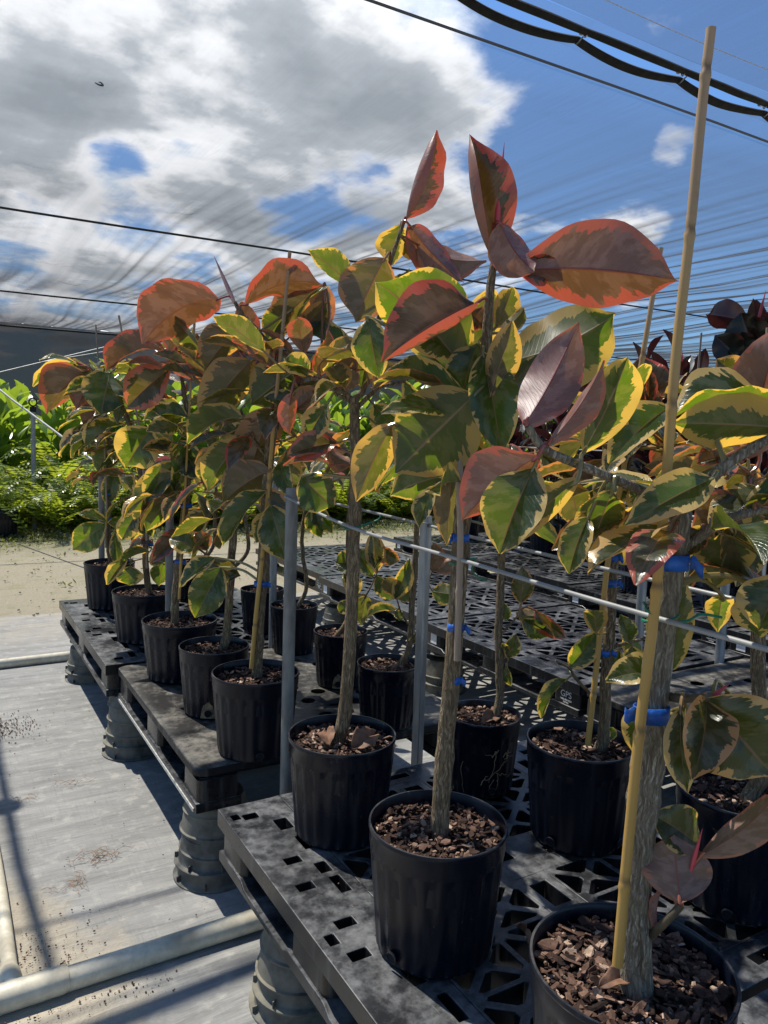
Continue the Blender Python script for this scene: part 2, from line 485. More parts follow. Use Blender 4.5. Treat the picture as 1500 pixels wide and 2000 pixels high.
# sandy soil and gravel
m, t, bs = material('sandy_gravel')
p = geopos(t)
n = t.noise(p, 3.2, 8, .7)
nf = t.noise(p, 38, 6, .7)
y = t.sep(p)[1]
col = t.mix(nf, (.235, .195, .125), (.49, .435, .32))
col = t.mix(t.smooth(n, .5, .68, 0, .6), col, (.23, .225, .10))
col = t.mix(t.math('MULTIPLY', t.smooth(y, 9.5, 12.5), t.smooth(n, .25, .55)), col, (.11, .125, .04))
setp(t, bs, col, .9, .2, normal=t.bump(nf, .9, .03))
M['gravel'] = m

# shade net: holes let light through; seen or lit at a slant the weave closes up
def mat_net(name, T, base, wr, dense=1.0):
    m, t, bs = material(name)
    geo = t.new('ShaderNodeNewGeometry')
    p = geo.outputs['Position']
    n = t.noise(t.vmath('MULTIPLY', p, (2.2, .22, 1)), 1.0, 3, .5, .3)
    nb = t.noise(t.vmath('MULTIPLY', p, (11.0, 1.2, 1)), 1.0, 4, .6, 1.2)
    spot = t.smooth(t.noise(p, .9, 2, .5), .55, .68)
    nl_ = t.noise(t.vmath('MULTIPLY', p, (7.0, .10, 1)), 1.0, 3, .55, .15)
    h = t.math('ADD', t.math('ADD', n, t.math('MULTIPLY', nl_, .22)), t.math('MULTIPLY', t.math('MULTIPLY', nb, spot), .6))
    nrm = t.bump(h, wr, .25)
    c = t.math('ABSOLUTE', t.vmath('DOT_PRODUCT', nrm, geo.outputs['Incoming']))
    c = t.math('MAXIMUM', c, .05)
    tr = t.math('POWER', T, t.math('DIVIDE', dense, c))
    tb = t.new('ShaderNodeBsdfTransparent')
    df = t.new('ShaderNodeBsdfDiffuse')
    tl = t.new('ShaderNodeBsdfTranslucent')
    t.put(df.inputs['Color'], base)
    t.put(tl.inputs['Color'], tuple(min(1, b*1.0) for b in base))
    t.put(df.inputs['Normal'], nrm)
    t.put(tl.inputs['Normal'], nrm)
    a = t.new('ShaderNodeMixShader'); a.inputs[0].default_value = .6
    t.l.new(df.outputs[0], a.inputs[1]); t.l.new(tl.outputs[0], a.inputs[2])
    mx = t.new('ShaderNodeMixShader')
    t.put(mx.inputs[0], tr)
    t.l.new(a.outputs[0], mx.inputs[1]); t.l.new(tb.outputs[0], mx.inputs[2])
    t.l.new(mx.outputs[0], m.node_tree.nodes['Material Output'].inputs[0])
    return m
M['net'] = mat_net('shade_net_mesh', .80, (.060, .063, .068), .065)
M['curtain'] = mat_net('dark_net_curtain', .03, (.020, .021, .023), .15)

# ------------------------------------------------------------------ mesh helpers
def wloc(o):
    v = Vector((0, 0, 0))
    while o is not None:
        v = v + o.location
        o = o.parent
    return v

class MB:
    def __init__(self):
        self.v = []; self.f = []; self.uv = []; self.c = []; self.mi = []
    def add(self, v, f, uv=None, c=None, mi=0):
        b = len(self.v)
        self.v.extend(Vector(q) for q in v)
        self.f.extend(tuple(i+b for i in q) for q in f)
        self.mi.extend([mi]*len(f))
        self.uv.extend(uv if uv else [(0.5, 0.5)]*len(v))
        self.c.extend(c if c else [(0, 0, 0)]*len(v))
        return self
    def box(self, c, s, rz=0.0, R=None, mi=0, **k):
        x, y, z = s[0]/2, s[1]/2, s[2]/2
        R = R or Matrix.Rotation(rz, 3, 'Z')
        vs_ = [Vector(c)+R @ Vector((a*x, b*y, d*z)) for d in (-1, 1) for a, b in ((-1, -1), (1, -1), (1, 1), (-1, 1))]
        return self.add(vs_, [(3, 2, 1, 0), (4, 5, 6, 7), (0, 1, 5, 4), (1, 2, 6, 5), (2, 3, 7, 6), (3, 0, 4, 7)], mi=mi, **k)
    def tube(self, pts, rad, seg=10, cap=True, uv=None, c=None, flat=1.0, mi=0):
        pts = [Vector(p) for p in pts]
        n = len(pts)
        rad = [rad]*n if isinstance(rad, (int, float)) else rad
        v, f = [], []
        up = None
        for i, p in enumerate(pts):
            d = (pts[min(i+1, n-1)]-pts[max(i-1, 0)])
            if d.length < 1e-9:
                d = Vector((0, 0, 1))
            d.normalize()
            if up is None:
                up = Vector((0, 0, 1)) if abs(d.z) < .9 else Vector((1, 0, 0))
            s = d.cross(up)
            if s.length < 1e-6:
                s = d.cross(Vector((0, 1, 0)))
            s.normalize()
            up = s.cross(d).normalized()
            for k in range(seg):
                a = 2*pi*k/seg
                v.append(p+(s*cos(a)+up*sin(a)*flat)*rad[i])
        for i in range(n-1):
            for k in range(seg):
                k2 = (k+1) % seg
                f.append((i*seg+k2, i*seg+k, (i+1)*seg+k, (i+1)*seg+k2))
        if cap:
            f.append(tuple(range(seg)))
            f.append(tuple((n-1)*seg+k for k in reversed(range(seg))))
        if c and not isinstance(c, tuple):
            cc = [q for q in c for k in range(seg)]
        else:
            cc = [c]*len(v) if c else None
        return self.add(v, f, [uv]*len(v) if uv else None, cc, mi=mi)
    def lathe(self, prof, seg=32, centre=(0, 0, 0), mod=None, closed=False, mi=0):
        v, f = [], []
        C = Vector(centre)
        n = len(prof)
        for i, (r, z) in enumerate(prof):
            for k in range(seg):
                a = 2*pi*k/seg
                rr = r*(mod(i, a, z) if mod else 1.0)
                v.append(C+Vector((rr*cos(a), rr*sin(a), z)))
        for i in range(n-1):
            for k in range(seg):
                k2 = (k+1) % seg
                f.append((i*seg+k, i*seg+k2, (i+1)*seg+k2, (i+1)*seg+k))
        return self.add(v, f, mi=mi)
    def build(self, name, mat, parent=None, smooth=True, origin=None, bevel=0, solid=0, weld=False):
        base = wloc(parent) if parent is not None else Vector(origin or (0, 0, 0))
        me = bpy.data.meshes.new(name)
        me.from_pydata([tuple(q-base) for q in self.v], [], self.f)
        for mt in (mat if isinstance(mat, (list, tuple)) else [mat]):
            me.materials.append(mt)
        if any(self.mi):
            me.polygons.foreach_set('material_index', self.mi)
        uvl = me.uv_layers.new(name='UVMap')
        li = [0]*len(me.loops)
        me.loops.foreach_get('vertex_index', li)
        flat_ = []
        for i in li:
            flat_.extend(self.uv[i][:2])
        uvl.data.foreach_set('uv', flat_)
        ca = me.color_attributes.new('lc', 'FLOAT_COLOR', 'POINT')
        fl = []
        for c in self.c:
            fl.extend((c[0], c[1], c[2], 1.0))
        ca.data.foreach_set('color', fl)
        if smooth:
            me.polygons.foreach_set('use_smooth', [True]*len(me.polygons))
            try:
                me.set_sharp_from_angle(angle=radians(42))
            except Exception:
                pass
        if weld:
            bm = bmesh.new(); bm.from_mesh(me)
            bmesh.ops.remove_doubles(bm, verts=bm.verts, dist=.0004)
            bm.to_mesh(me); bm.free()
        me.update()
        o = bpy.data.objects.new(name, me)
        COL.objects.link(o)
        if parent is not None:
            o.parent = parent
        elif origin is not None:
            o.location = origin
        if solid:
            md = o.modifiers.new('solid', 'SOLIDIFY')
            md.thickness = solid
            md.offset = -1
        if bevel:
            md = o.modifiers.new('bevel', 'BEVEL')
            md.width = bevel
            md.segments = 2
            md.limit_method = 'ANGLE'
            md.angle_limit = radians(40)
        return o

def thing(name, label, cat, loc, group=None, kind=None):
    o = bpy.data.objects.new(name, None)
    o.empty_display_size = .05
    COL.objects.link(o)
    o.location = loc
    return tag(o, label, cat, group, kind)

def tag(o, label=None, cat=None, group=None, kind=None):
    if label: o['label'] = label
    if cat: o['category'] = cat
    if group: o['group'] = group
    if kind: o['kind'] = kind
    return o

def catmull(pts, per=6):
    pts = [Vector(p) for p in pts]
    if len(pts) < 3:
        a, b = pts
        return [a.lerp(b, i/per) for i in range(per+1)]
    res = []
    P_ = [pts[0]*2-pts[1]]+pts+[pts[-1]*2-pts[-2]]
    for i in range(1, len(P_)-2):
        p0, p1, p2, p3 = P_[i-1:i+3]
        for k in range(per):
            s = k/per
            res.append(.5*((2*p1)+(p2-p0)*s+(2*p0-5*p1+4*p2-p3)*s*s+(3*p1-p0-3*p2+p3)*s**3))
    res.append(pts[-1])
    return res

def lerp_list(vals, n):
    res = []
    m_ = len(vals)-1
    for i in range(n):
        x = i/(n-1)*m_
        k = min(int(x), m_-1)
        res.append(vals[k]+(vals[k+1]-vals[k])*(x-k))
    return res

# ------------------------------------------------------------------ setting: ground
b = MB()
b.add([(-150, -150, 0), (250, -150, 0), (250, 250, 0), (-150, 250, 0)], [(0, 1, 2, 3)])
tag(b.build('ground', M['gravel']), 'sandy gravel yard with patches of weed beyond the grey ground cloth', 'ground', kind='structure')

b = MB()
nx, ny = 150, 110
x0, x1, y0, y1 = -6.0, 9.0, -4.0, 7.0
for j in range(ny+1):
    for i in range(nx+1):
        x = x0+(x1-x0)*i/nx; y = y0+(y1-y0)*j/ny
        if j == ny:
            y += .12*noise.noise(Vector((x*1.2, 3, 0)))
        h = .010+.006*noise.noise(Vector((x*.9, y*3.2, 1)))+.004*noise.noise(Vector((x*2.3, y*7, 5)))
        # long soft folds in the far strip
        if y > 5.6:
            h += .010*max(0, sin(y*9.5+.6*x))**3*min(1, (y-5.6)*2)
        b.v.append(Vector((x, y, max(.004, h)))); b.uv.append((0, 0)); b.c.append((0, 0, 0))
for j in range(ny):
    for i in range(nx):
        a = j*(nx+1)+i
        b.f.append((a, a+1, a+nx+2, a+nx+1)); b.mi.append(0)
tag(b.build('ground_cloth', M['cloth']), 'grey woven weed cloth laid over the ground beside the pallets', 'ground cloth', kind='structure')

# ------------------------------------------------------------------ pallets
ZT, ZB = .475, .315
def grid_holes(b, xs, ys, holes, z):
    """flat deck from a grid of rectangles; cells in holes are left open"""
    for i in range(len(xs)-1):
        for j in range(len(ys)-1):
            if (i, j) in holes:
                continue
            b.add([(xs[i], ys[j], z), (xs[i+1], ys[j], z), (xs[i+1], ys[j+1], z), (xs[i], ys[j+1], z)], [(0, 1, 2, 3)])

def tri_hole(b, A, B, C_, z, ins=.30, rnd=True):
    A, B, C_ = Vector(A), Vector(B), Vector(C_)
    g = (A+B+C_)/3
    out_ = [A, B, C_]
    # inner triangle with cut corners
    inn = []
    q = [A.lerp(g, ins), B.lerp(g, ins), C_.lerp(g, ins)]
    for k in range(3):
        inn.append(q[k].lerp(q[k-1], .13)); inn.append(q[k].lerp(q[(k+1) % 3], .13))
    v = [(p.x, p.y, z) for p in out_+inn]
    f = []
    for k in range(3):
        k2 = (k+1) % 3
        f.append((k, k2, 3+2*k2, 3+2*k+1))
        f.append((k, 3+2*k+1, 3+2*k))
    b.add(v, f)

def truss(b, xa, xb, ya, yb, nx_, ny_, z):
    for i in range(nx_):
        for j in range(ny_):
            x0_ = xa+(xb-xa)*i/nx_; x1_ = xa+(xb-xa)*(i+1)/nx_
            y0_ = ya+(yb-ya)*j/ny_; y1_ = ya+(yb-ya)*(j+1)/ny_
            c = ((x0_+x1_)/2, (y0_+y1_)/2)
            P_ = [(x0_, y0_), (x1_, y0_), (x1_, y1_), (x0_, y1_)]
            for k in range(4):
                tri_hole(b, (*P_[k], 0), (*P_[(k+1) % 4], 0), (*c, 0), z, .27)

def slot_strip(b, xa, xb, ya, yb, z, rows, horiz=False):
    """solid strip with rectangular slots: rows = list of (u0,u1,v0,v1) fractions (u across, v along)"""
    us = sorted({0.0, 1.0, *[r[0] for r in rows], *[r[1] for r in rows]})
    vs_ = sorted({0.0, 1.0, *[r[2] for r in rows], *[r[3] for r in rows]})
    holes = set()
    for i in range(len(us)-1):
        for j in range(len(vs_)-1):
            um, vm = (us[i]+us[i+1])/2, (vs_[j]+vs_[j+1])/2
            if any(r[0] < um < r[1] and r[2] < vm < r[3] for r in rows):
                holes.add((i, j))
    if horiz:
        xs = [xa+(xb-xa)*q for q in vs_]; ys = [ya+(yb-ya)*q for q in us]
        holes = {(j, i) for i, j in holes}
    else:
        xs = [xa+(xb-xa)*q for q in us]; ys = [ya+(yb-ya)*q for q in vs_]
    grid_holes(b, xs, ys, holes, z)

def rounded_block(b, x0_, x1_, y0_, y1_, z0, z1, r=.03, taper=.006):
    """block with rounded vertical corners, tapering a little upwards"""
    ring = []
    for cx, cy, a0 in ((x1_-r, y1_-r, 0), (x0_+r, y1_-r, 90), (x0_+r, y0_+r, 180), (x1_-r, y0_+r, 270)):
        for k in range(5):
            a = radians(a0+k*22.5)
            ring.append((cx+r*cos(a), cy+r*sin(a)))
    n_ = len(ring)
    cx, cy = (x0_+x1_)/2, (y0_+y1_)/2
    lo = [(x, y, z0) for x, y in ring]
    hi = [(cx+(x-cx)*(1-taper*2), cy+(y-cy)*(1-taper*2), z1) for x, y in ring]
    f = [(k, (k+1) % n_, n_+(k+1) % n_, n_+k) for k in range(n_)]
    f.append(tuple(reversed(range(n_)))); f.append(tuple(n_+k for k in range(n_)))
    b.add(lo+hi, f)

def text_mesh(body, size, mat, name, parent, origin, xdir, ydir):
    cu_ = bpy.data.curves.new('txt', 'FONT')
    cu_.body = body
    cu_.size = size
    cu_.extrude = .0006
    cu_.align_x = 'CENTER'
    to = bpy.data.objects.new('txt', cu_)
    COL.objects.link(to)
    dg = bpy.context.evaluated_depsgraph_get()
    me = bpy.data.meshes.new_from_object(to.evaluated_get(dg))
    bpy.data.objects.remove(to)
    bpy.data.curves.remove(cu_)
    zd = Vector(xdir).cross(Vector(ydir))
    R = Matrix((xdir, ydir, zd)).transposed()
    bb = MB()
    bb.add([Vector(origin)+R @ v.co for v in me.vertices], [tuple(p.vertices) for p in me.polygons])
    bpy.data.meshes.remove(me)
    return bb.v, bb.f

def sticker(parent, x, y, zc, s=1.0, blank=False):
    """printed sticker on the block's left face (faces -X)"""
    b_ = MB()
    xd, yd = (0, -1, 0), (0, 0, 1)
    if blank:
        b_.add([(x, y+.035*s, zc-.042*s), (x, y-.035*s, zc-.042*s), (x, y-.035*s, zc+.042*s), (x, y+.035*s, zc+.042*s)], [(0, 1, 2, 3)])
    else:
        for body, sz, dz in (('PROPERTY OF', .0125, .026), ('GPS', .044, -.012), ('1-800-884-0221', .0125, -.029), ('707900', .0125, -.043)):
            v, f = text_mesh(body, sz*s, None, '', None, (x, y, zc+dz*s), xd, yd)
            b_.add(v, f)
    return b_.build('sticker', M['sticker'], parent, smooth=False)

def pallet_body(root, w, l, mat, solid_kind=False, end_labels=True):
    """feet and bottom runners; pallet spans x 0..w, y 0..l from its root"""
    o = root.location
    # feet: outer ones stand 8 mm inside the deck edge
    xs = [(.012, .16), (w/2-.075, w/2+.075), (w-.16, w-.012)]
    ys = [(.012, .19), (l/2-.10, l/2+.10), (l-.19, l-.012)]
    for i, (xa, xb) in enumerate(xs):
        for j, (ya, yb) in enumerate(ys):
            b_ = MB()
            rounded_block(b_, o.x+xa, o.x+xb, o.y+ya, o.y+yb, ZB+.034, ZT-.0535 if not solid_kind else ZT-.0495, .022)
            b_.build('foot', mat, root)
    for i, (xa, xb) in enumerate(xs):
        b_ = MB()
        # runner: thick under the feet, thin with sloping ends between them
        prof = []
        for (ya, yb) in ys:
            prof += [(ya-.03 if ya > .05 else .006, ZB+.018), (ya, ZB+.034), (yb, ZB+.034), (yb+.03 if yb < l-.05 else l-.006, ZB+.018)]
        v = []
        for y, z in prof:
            v += [(o.x+xa-.008, o.y+y, ZB), (o.x+xb+.008, o.y+y, ZB), (o.x+xb+.008, o.y+y, z), (o.x+xa-.008, o.y+y, z)]
        f = []
        for k in range(len(prof)-1):
            for q in range(4):
                q2 = (q+1) % 4
                f.append((k*4+q2, k*4+q, (k+1)*4+q, (k+1)*4+q2))
        f.append((0, 1, 2, 3)); n_ = len(prof)-1
        f.append((n_*4+3, n_*4+2, n_*4+1, n_*4))
        b_.add(v, f)
        b_.build('runner', mat, root, bevel=.003)

def pallet_slotted(loc, w, l, label, group, mat='pallet', seed=0, labels=False, lip=True):
    root = thing('plastic_pallet', label, 'pallet', (loc[0], loc[1], ZB), group)
    o = root.location
    mt = M[mat]
    b_ = MB()
    X, Y = o.x, o.y
    bw = .20
    L_ = [(.30, .52, .05, .075), (.70, .86, .06, .12), (.74, .86, .17, .235), (.62, .78, .27, .33), (.22, .46, .37, .395), (.66, .82, .375, .415), (.12, .24, .425, .455),
          (.34, .58, .46, .485), (.70, .84, .56, .62), (.24, .46, .60, .625), (.66, .82, .64, .68), (.34, .56, .70, .725), (.72, .84, .74, .80), (.62, .82, .84, .89), (.26, .48, .92, .945), (.10, .22, .93, .955)]
    slot_strip(b_, X, X+bw, Y, Y+l, ZT, L_)
    slot_strip(b_, X+w-bw, X+w, Y, Y+l, ZT, [(1-r[1], 1-r[0], r[2], r[3]) for r in L_])
    # middle: end bands, truss fields, solid cross band
    xa, xb = X+bw, X+w-bw
    eb = .10
    E_ = [(.35, .65, .10, .22), (.35, .62, .45, .55), (.35, .65, .78, .90)]
    slot_strip(b_, xa, xb, Y, Y+eb, ZT, E_, True)
    slot_strip(b_, xa, xb, Y+l-eb, Y+l, ZT, E_, True)
    cb = .17
    ym0, ym1 = Y+l/2-cb/2, Y+l/2+cb/2
    slot_strip(b_, xa, xb, ym0, ym1, ZT, [(.30, .62, .06, .12), (.35, .55, .22, .34), (.5, .75, .46, .53), (.35, .55, .66, .78), (.3, .62, .88, .94)], True)
    xm0, xm1 = X+w/2-.055, X+w/2+.055
    for ya, yb in ((Y+eb, ym0), (ym1, Y+l-eb)):
        slot_strip(b_, xm0, xm1, ya, yb, ZT, [(.25, .75, .08, .30), (.3, .7, .46, .54), (.25, .75, .70, .92)])
        truss(b_, xa, xm0, ya, yb, 2, 3, ZT)
        truss(b_, xm1, xb, ya, yb, 2, 3, ZT)
    b_.build('deck', mt, root, smooth=False, solid=.052, weld=True, bevel=.0028)
    pallet_body(root, w, l, mt)
    if labels:
        sticker(root, X+.0105, Y+.10, ZB+.082)
        sticker(root, X+.0105, Y+l-.10, ZB+.082, .9, True)
    return root

def pallet_solid(loc, w, l, label, group, holes, oblong=(), mat='pallet_worn', teeth=True):
    """smooth deck, rounded corners, round drain holes, ribbed pale edge along its bottom runner"""
    root = thing('plastic_pallet', label, 'pallet', (loc[0], loc[1], ZB), group)
    X, Y = loc[0], loc[1]
    mt = M[mat]
    b_ = MB()
    # grid of cells with round holes
    nxc, nyc = 12, 13
    m_ = .05
    hs = {tuple(h) for h in holes}
    ob = {tuple(h) for h in oblong}
    cx_ = (w-2*m_)/nxc; cy_ = (l-2*m_)/nyc
    for i in range(nxc):
        for j in range(nyc):
            x0_, y0_ = X+m_+i*cx_, Y+m_+j*cy_
            if (i, j) in hs:
                c = Vector((x0_+cx_/2, y0_+cy_/2, ZT))
                r = .033
                sq = []
                for k in range(16):
                    a = 2*pi*k/16+pi/4
                    dx, dy = cos(a), sin(a)
                    s_ = 1/max(abs(dx), abs(dy))
                    sq.append((c.x+dx*s_*cx_/2, c.y+dy*s_*cy_/2, ZT))
                ci = [(c.x+r*cos(2*pi*k/16+pi/4), c.y+r*sin(2*pi*k/16+pi/4), ZT) for k in range(16)]
                b_.add(sq+ci, [(k, (k+1) % 16, 16+(k+1) % 16, 16+k) for k in range(16)])
            elif (i, j) in ob:
                slot_strip(b_, x0_, x0_+cx_, y0_, y0_+cy_, ZT, [(.1, .9, .38, .62)])
            else:
                b_.add([(x0_, y0_, ZT), (x0_+cx_, y0_, ZT), (x0_+cx_, y0_+cy_, ZT), (x0_, y0_+cy_, ZT)], [(0, 1, 2, 3)])
    # rim with rounded corners and a rolled edge
    r = .05
    inner, outer = [], []
    for cx, cy, a0 in ((X+w-m_, Y+l-m_, 0), (X+m_, Y+l-m_, 90), (X+m_, Y+m_, 180), (X+w-m_, Y+m_, 270)):
        for k in range(7):
            a = radians(a0+k*15)
            inner.append((cx, cy)); outer.append((cx+r*cos(a), cy+r*sin(a)))
    n_ = len(outer)
    rings = [[(x, y, ZT) for x, y in inner], [(ix+(ox-ix)*.8, iy+(oy-iy)*.8, ZT) for (ix, iy), (ox, oy) in zip(inner, outer)],
             [(ix+(ox-ix)*.97, iy+(oy-iy)*.97, ZT-.004) for (ix, iy), (ox, oy) in zip(inner, outer)],
             [(ox, oy, ZT-.012) for ox, oy in outer], [(ox, oy, ZT-.030) for ox, oy in outer],
             [(ix+(ox-ix)*.9, iy+(oy-iy)*.9, ZT-.030) for (ix, iy), (ox, oy) in zip(inner, outer)]]
    # chewed outer edge
    for ri in (2, 3, 4):
        rings[ri] = [(x+.004*noise.noise(Vector((x*16, y*16, ri))), y, z+.003*noise.noise(Vector((x*11, y*14, 9)))) for x, y, z in rings[ri]]
    v = [p for rg in rings for p in rg]
    f = []
    for q in range(len(rings)-1):
        for k in range(n_):
            k2 = (k+1) % n_
            f.append((q*n_+k, q*n_+k2, (q+1)*n_+k2, (q+1)*n_+k)[::-1])
    b_.add(v, f)
    b_.build('deck', mt, root)
    u_ = MB()
    u_.box((X+w/2, Y+l/2, ZT-.047), (w-.05, l-.05, .004))  # black plate added below the deck so its holes look shaded
    u_.build('hole_shade_plate', M['pallet'], root, smooth=False)
    pallet_body(root, w, l, M['pallet'], True)
    # the added plate above stands in for shade under the deck
    if teeth:
        z0 = ZB+.006
        for s_ in range(2):
            e = MB()
            xx = X+.000 if s_ == 0 else X+w-.010
            e.box((xx+.002, Y+l/2, z0), (.004, l-.06, .012))
            e.box((xx+.020, Y+l/2, z0), (.004, l-.06, .012))
            k = 0
            yy = Y+.035
            while yy < Y+l-.035:
                e.box((xx+.011, yy, z0), (.0139, .006, .011))
                yy += .021
            e.build('ribbed_edge', M['white_edge'], root, smooth=False)
    return root

NEAR = pallet_slotted((.725, .905), 1.22, 1.255, 'black slotted plastic pallet in the foreground carrying the two nearest whole pots', 'plastic pallets of the front row')
NEAR0 = pallet_slotted((.725, -.40), 1.22, 1.285, 'black plastic pallet at the bottom edge under the nearest cut-off pot', 'plastic pallets of the front row')
MID_H = [(2, 9), (3, 7), (5, 9), (4, 3), (5, 1), (5, 4), (6, 2), (6, 4), (6, 6), (7, 2), (7, 5), (5, 6), (8, 3), (7, 8), (6, 9), (5, 11), (8, 6), (4, 9), (4, 11), (9, 4), (9, 9)]
MID = pallet_solid((.745, 2.45), 1.17, 1.285, 'worn smooth-topped pallet with round holes and a chewed pale edge', 'plastic pallets of the front row', MID_H, [(8, 1), (9, 1), (4, 5), (7, 3)])
FAR = pallet_slotted((.70, 3.765), 1.20, 1.555, 'black slotted pallet at the far end of the front row by the gravel', 'plastic pallets of the front row')
R2 = 'empty plastic pallets of the second row'
pallet_slotted((2.62, 2.555), 1.24, 1.345, 'empty lattice pallet whose white GPS sticker shows above the staked pot', R2, labels=True)
pallet_slotted((2.66, 3.935), 1.24, 1.555, 'empty lattice pallet behind the square post, middle of its row', R2, labels=True)
pallet_slotted((2.72, 5.53), 1.24, 1.52, 'empty lattice pallet at the far end of its row near the gravel', R2, labels=True)
pallet_solid((2.60, 1.235), 1.24, 1.285, 'dusty smooth pallet with oblong holes at the right behind the thick trunk', R2, [(2, 10), (3, 8), (5, 11), (6, 8), (4, 5), (8, 10), (8, 6), (10, 8)], [(5, 9), (7, 9), (8, 8), (4, 7), (6, 10)])
R3 = 'plastic pallets of the third row'
for k, (x, y, lb) in enumerate([(4.30, 1.55, 'dark pallet of the third row behind the galvanised posts at the right'), (4.34, 3.02, 'third-row pallet under a dark blue pot, right of the green tie'),
                                (4.42, 4.50, 'third-row pallet with sticker, behind the thin middle trunk'), (4.52, 5.98, 'third-row pallet farthest back, behind the blue taped trunk')]):
    pallet_slotted((x, y), 1.3, 1.43, lb, R3, labels=True)

# ------------------------------------------------------------------ stacks of upside-down pots
ORD = {5: ['lowest', 'second lowest', 'middle', 'second highest', 'topmost'], 4: ['lowest', 'second lowest', 'second highest', 'topmost']}
def stack(x, y, where, n=4, r=.132, seed=1, top=ZB):
    rr = random.Random(seed)
    def wall(z):
        return r*(.99-.72*z)
    zs = [.004, .062]
    for k in range(n-2):
        zs.append(.112+(top-.112-.058)*k/max(1, n-3)*.98)
    for k, z in enumerate(zs):
        c = (x+rr.uniform(-.003, .003), y+rr.uniform(-.003, .003))
        ph = rr.random()*6
        g = MB()
        zt = min(top-.0015, z+.11) if k < n-1 else top-.0015
        rk = wall(z)+.004
        prof = []
        if k < 2:
            prof += [(rk*.93, z+.004), (rk*1.06, z+.001), (rk*1.115, z+.004), (rk*1.12, z+.009), (rk*1.10, z+.012), (rk*1.02, z+.014), (rk*.995, z+.018)]
        else:
            prof += [(rk*.97, z+.003), (rk*1.03, z), (rk*1.075, z+.002), (rk*1.08, z+.008), (rk*1.03, z+.012)]
        z0_ = prof[-1][1]
        for q in range(1, 6):
            zq = z0_+(zt-.004-z0_)*q/5
            prof.append((wall(zq)+.001+(.005 if q < 3 else .001), zq))
        rt = prof[-1][0]
        prof += [(rt*.97, zt-.001), (.001, zt)]
        ex = rr.uniform(.004, .010)
        g.lathe(prof, 48, (c[0], c[1], 0), lambda i, a, zz_: 1+ex*cos(2*a+ph)+.003*sin(7*a+ph))
        if k < 2:
            for q in range(7):
                a = ph+q*2*pi/7
                g.box((c[0]+cos(a)*rk*1.035, c[1]+sin(a)*rk*1.035, z+.022), (.018, .003, .018), rz=a)
        ob_ = g.build('nursery_pot', M['old_pot'], None, origin=(c[0], c[1], z))
        tag(ob_, '%s grey pot in the upturned stack %s' % (ORD[n][k], where), 'pot', 'upside-down pots stacked as pallet legs')
S = [(.880, 1.86, 'where the cream pipe meets the pallet', 5, .130),
     (.865, 2.60, 'under the front of the smooth pallet', 5, .130),
     (.840, 3.82, 'between the smooth and far pallets', 5, .130),
     (.845, 5.07, 'under the far end of the front row', 4, .132),
     (2.80, 3.93, 'right of the square post', 4, .136),
     (2.86, 5.50, 'left of the crooked stem', 4, .136),
     (2.78, 2.50, 'under the GPS sticker', 4, .136),
     (2.30, 1.62, 'right behind the thick trunk', 4, .13),
     (4.50, 4.48, 'under the third row of pallets', 4, .132)]
for k, (x, y, wh, n_, r) in enumerate(S):
    stack(x, y, wh, n_, r, seed=k+3)

# ------------------------------------------------------------------ potted rubber trees
def pot_geo(h, r):
    b_ = MB()
    rb = r*.83
    prof = [(.001, .004), (rb*.96, .003), (rb, .010)]
    nz = 7
    for k in range(nz+1):
        s_ = k/nz
        prof.append((rb+(r*.955-rb)*s_, .012+(h*.80-.012)*s_))
    n0, n1_ = 3, 3+nz
    prof += [(r*.972, h*.815), (r*.972, h*.845), (r*.985, h*.86), (r*.985, h*.955), (r*1.0, h*.965), (r*1.005, h*.985), (r*.995, h*1.0), (r*.97, h*1.0), (r*.955, h*.985), (r*.94, h*.86), (r*.93, h*.6)]
    def mod(i, a, z):
        if n0 <= i <= n1_:
            q = (a/(2*pi)*22) % 1.0
            e = .5-.5*cos(2*pi*q)
            s_ = min(1.0, max(0.0, (e-.44)/.12))
            return 1+.024*s_-.010
        return 1.0
    b_.lathe(prof, 132, (0, 0, 0), mod)
    return b_

POTM = {}
def pot_mesh(kind):
    if kind not in POTM:
        h, r = {'big': (.29, .155), 'wide': (.27, .170), 'small': (.25, .124), 'mid': (.275, .140)}[kind]
        o = pot_geo(h, r).build('pot', M['pot'])
        POTM[kind] = (o.data, h, r)
        bpy.data.objects.remove(o)
    return POTM[kind]

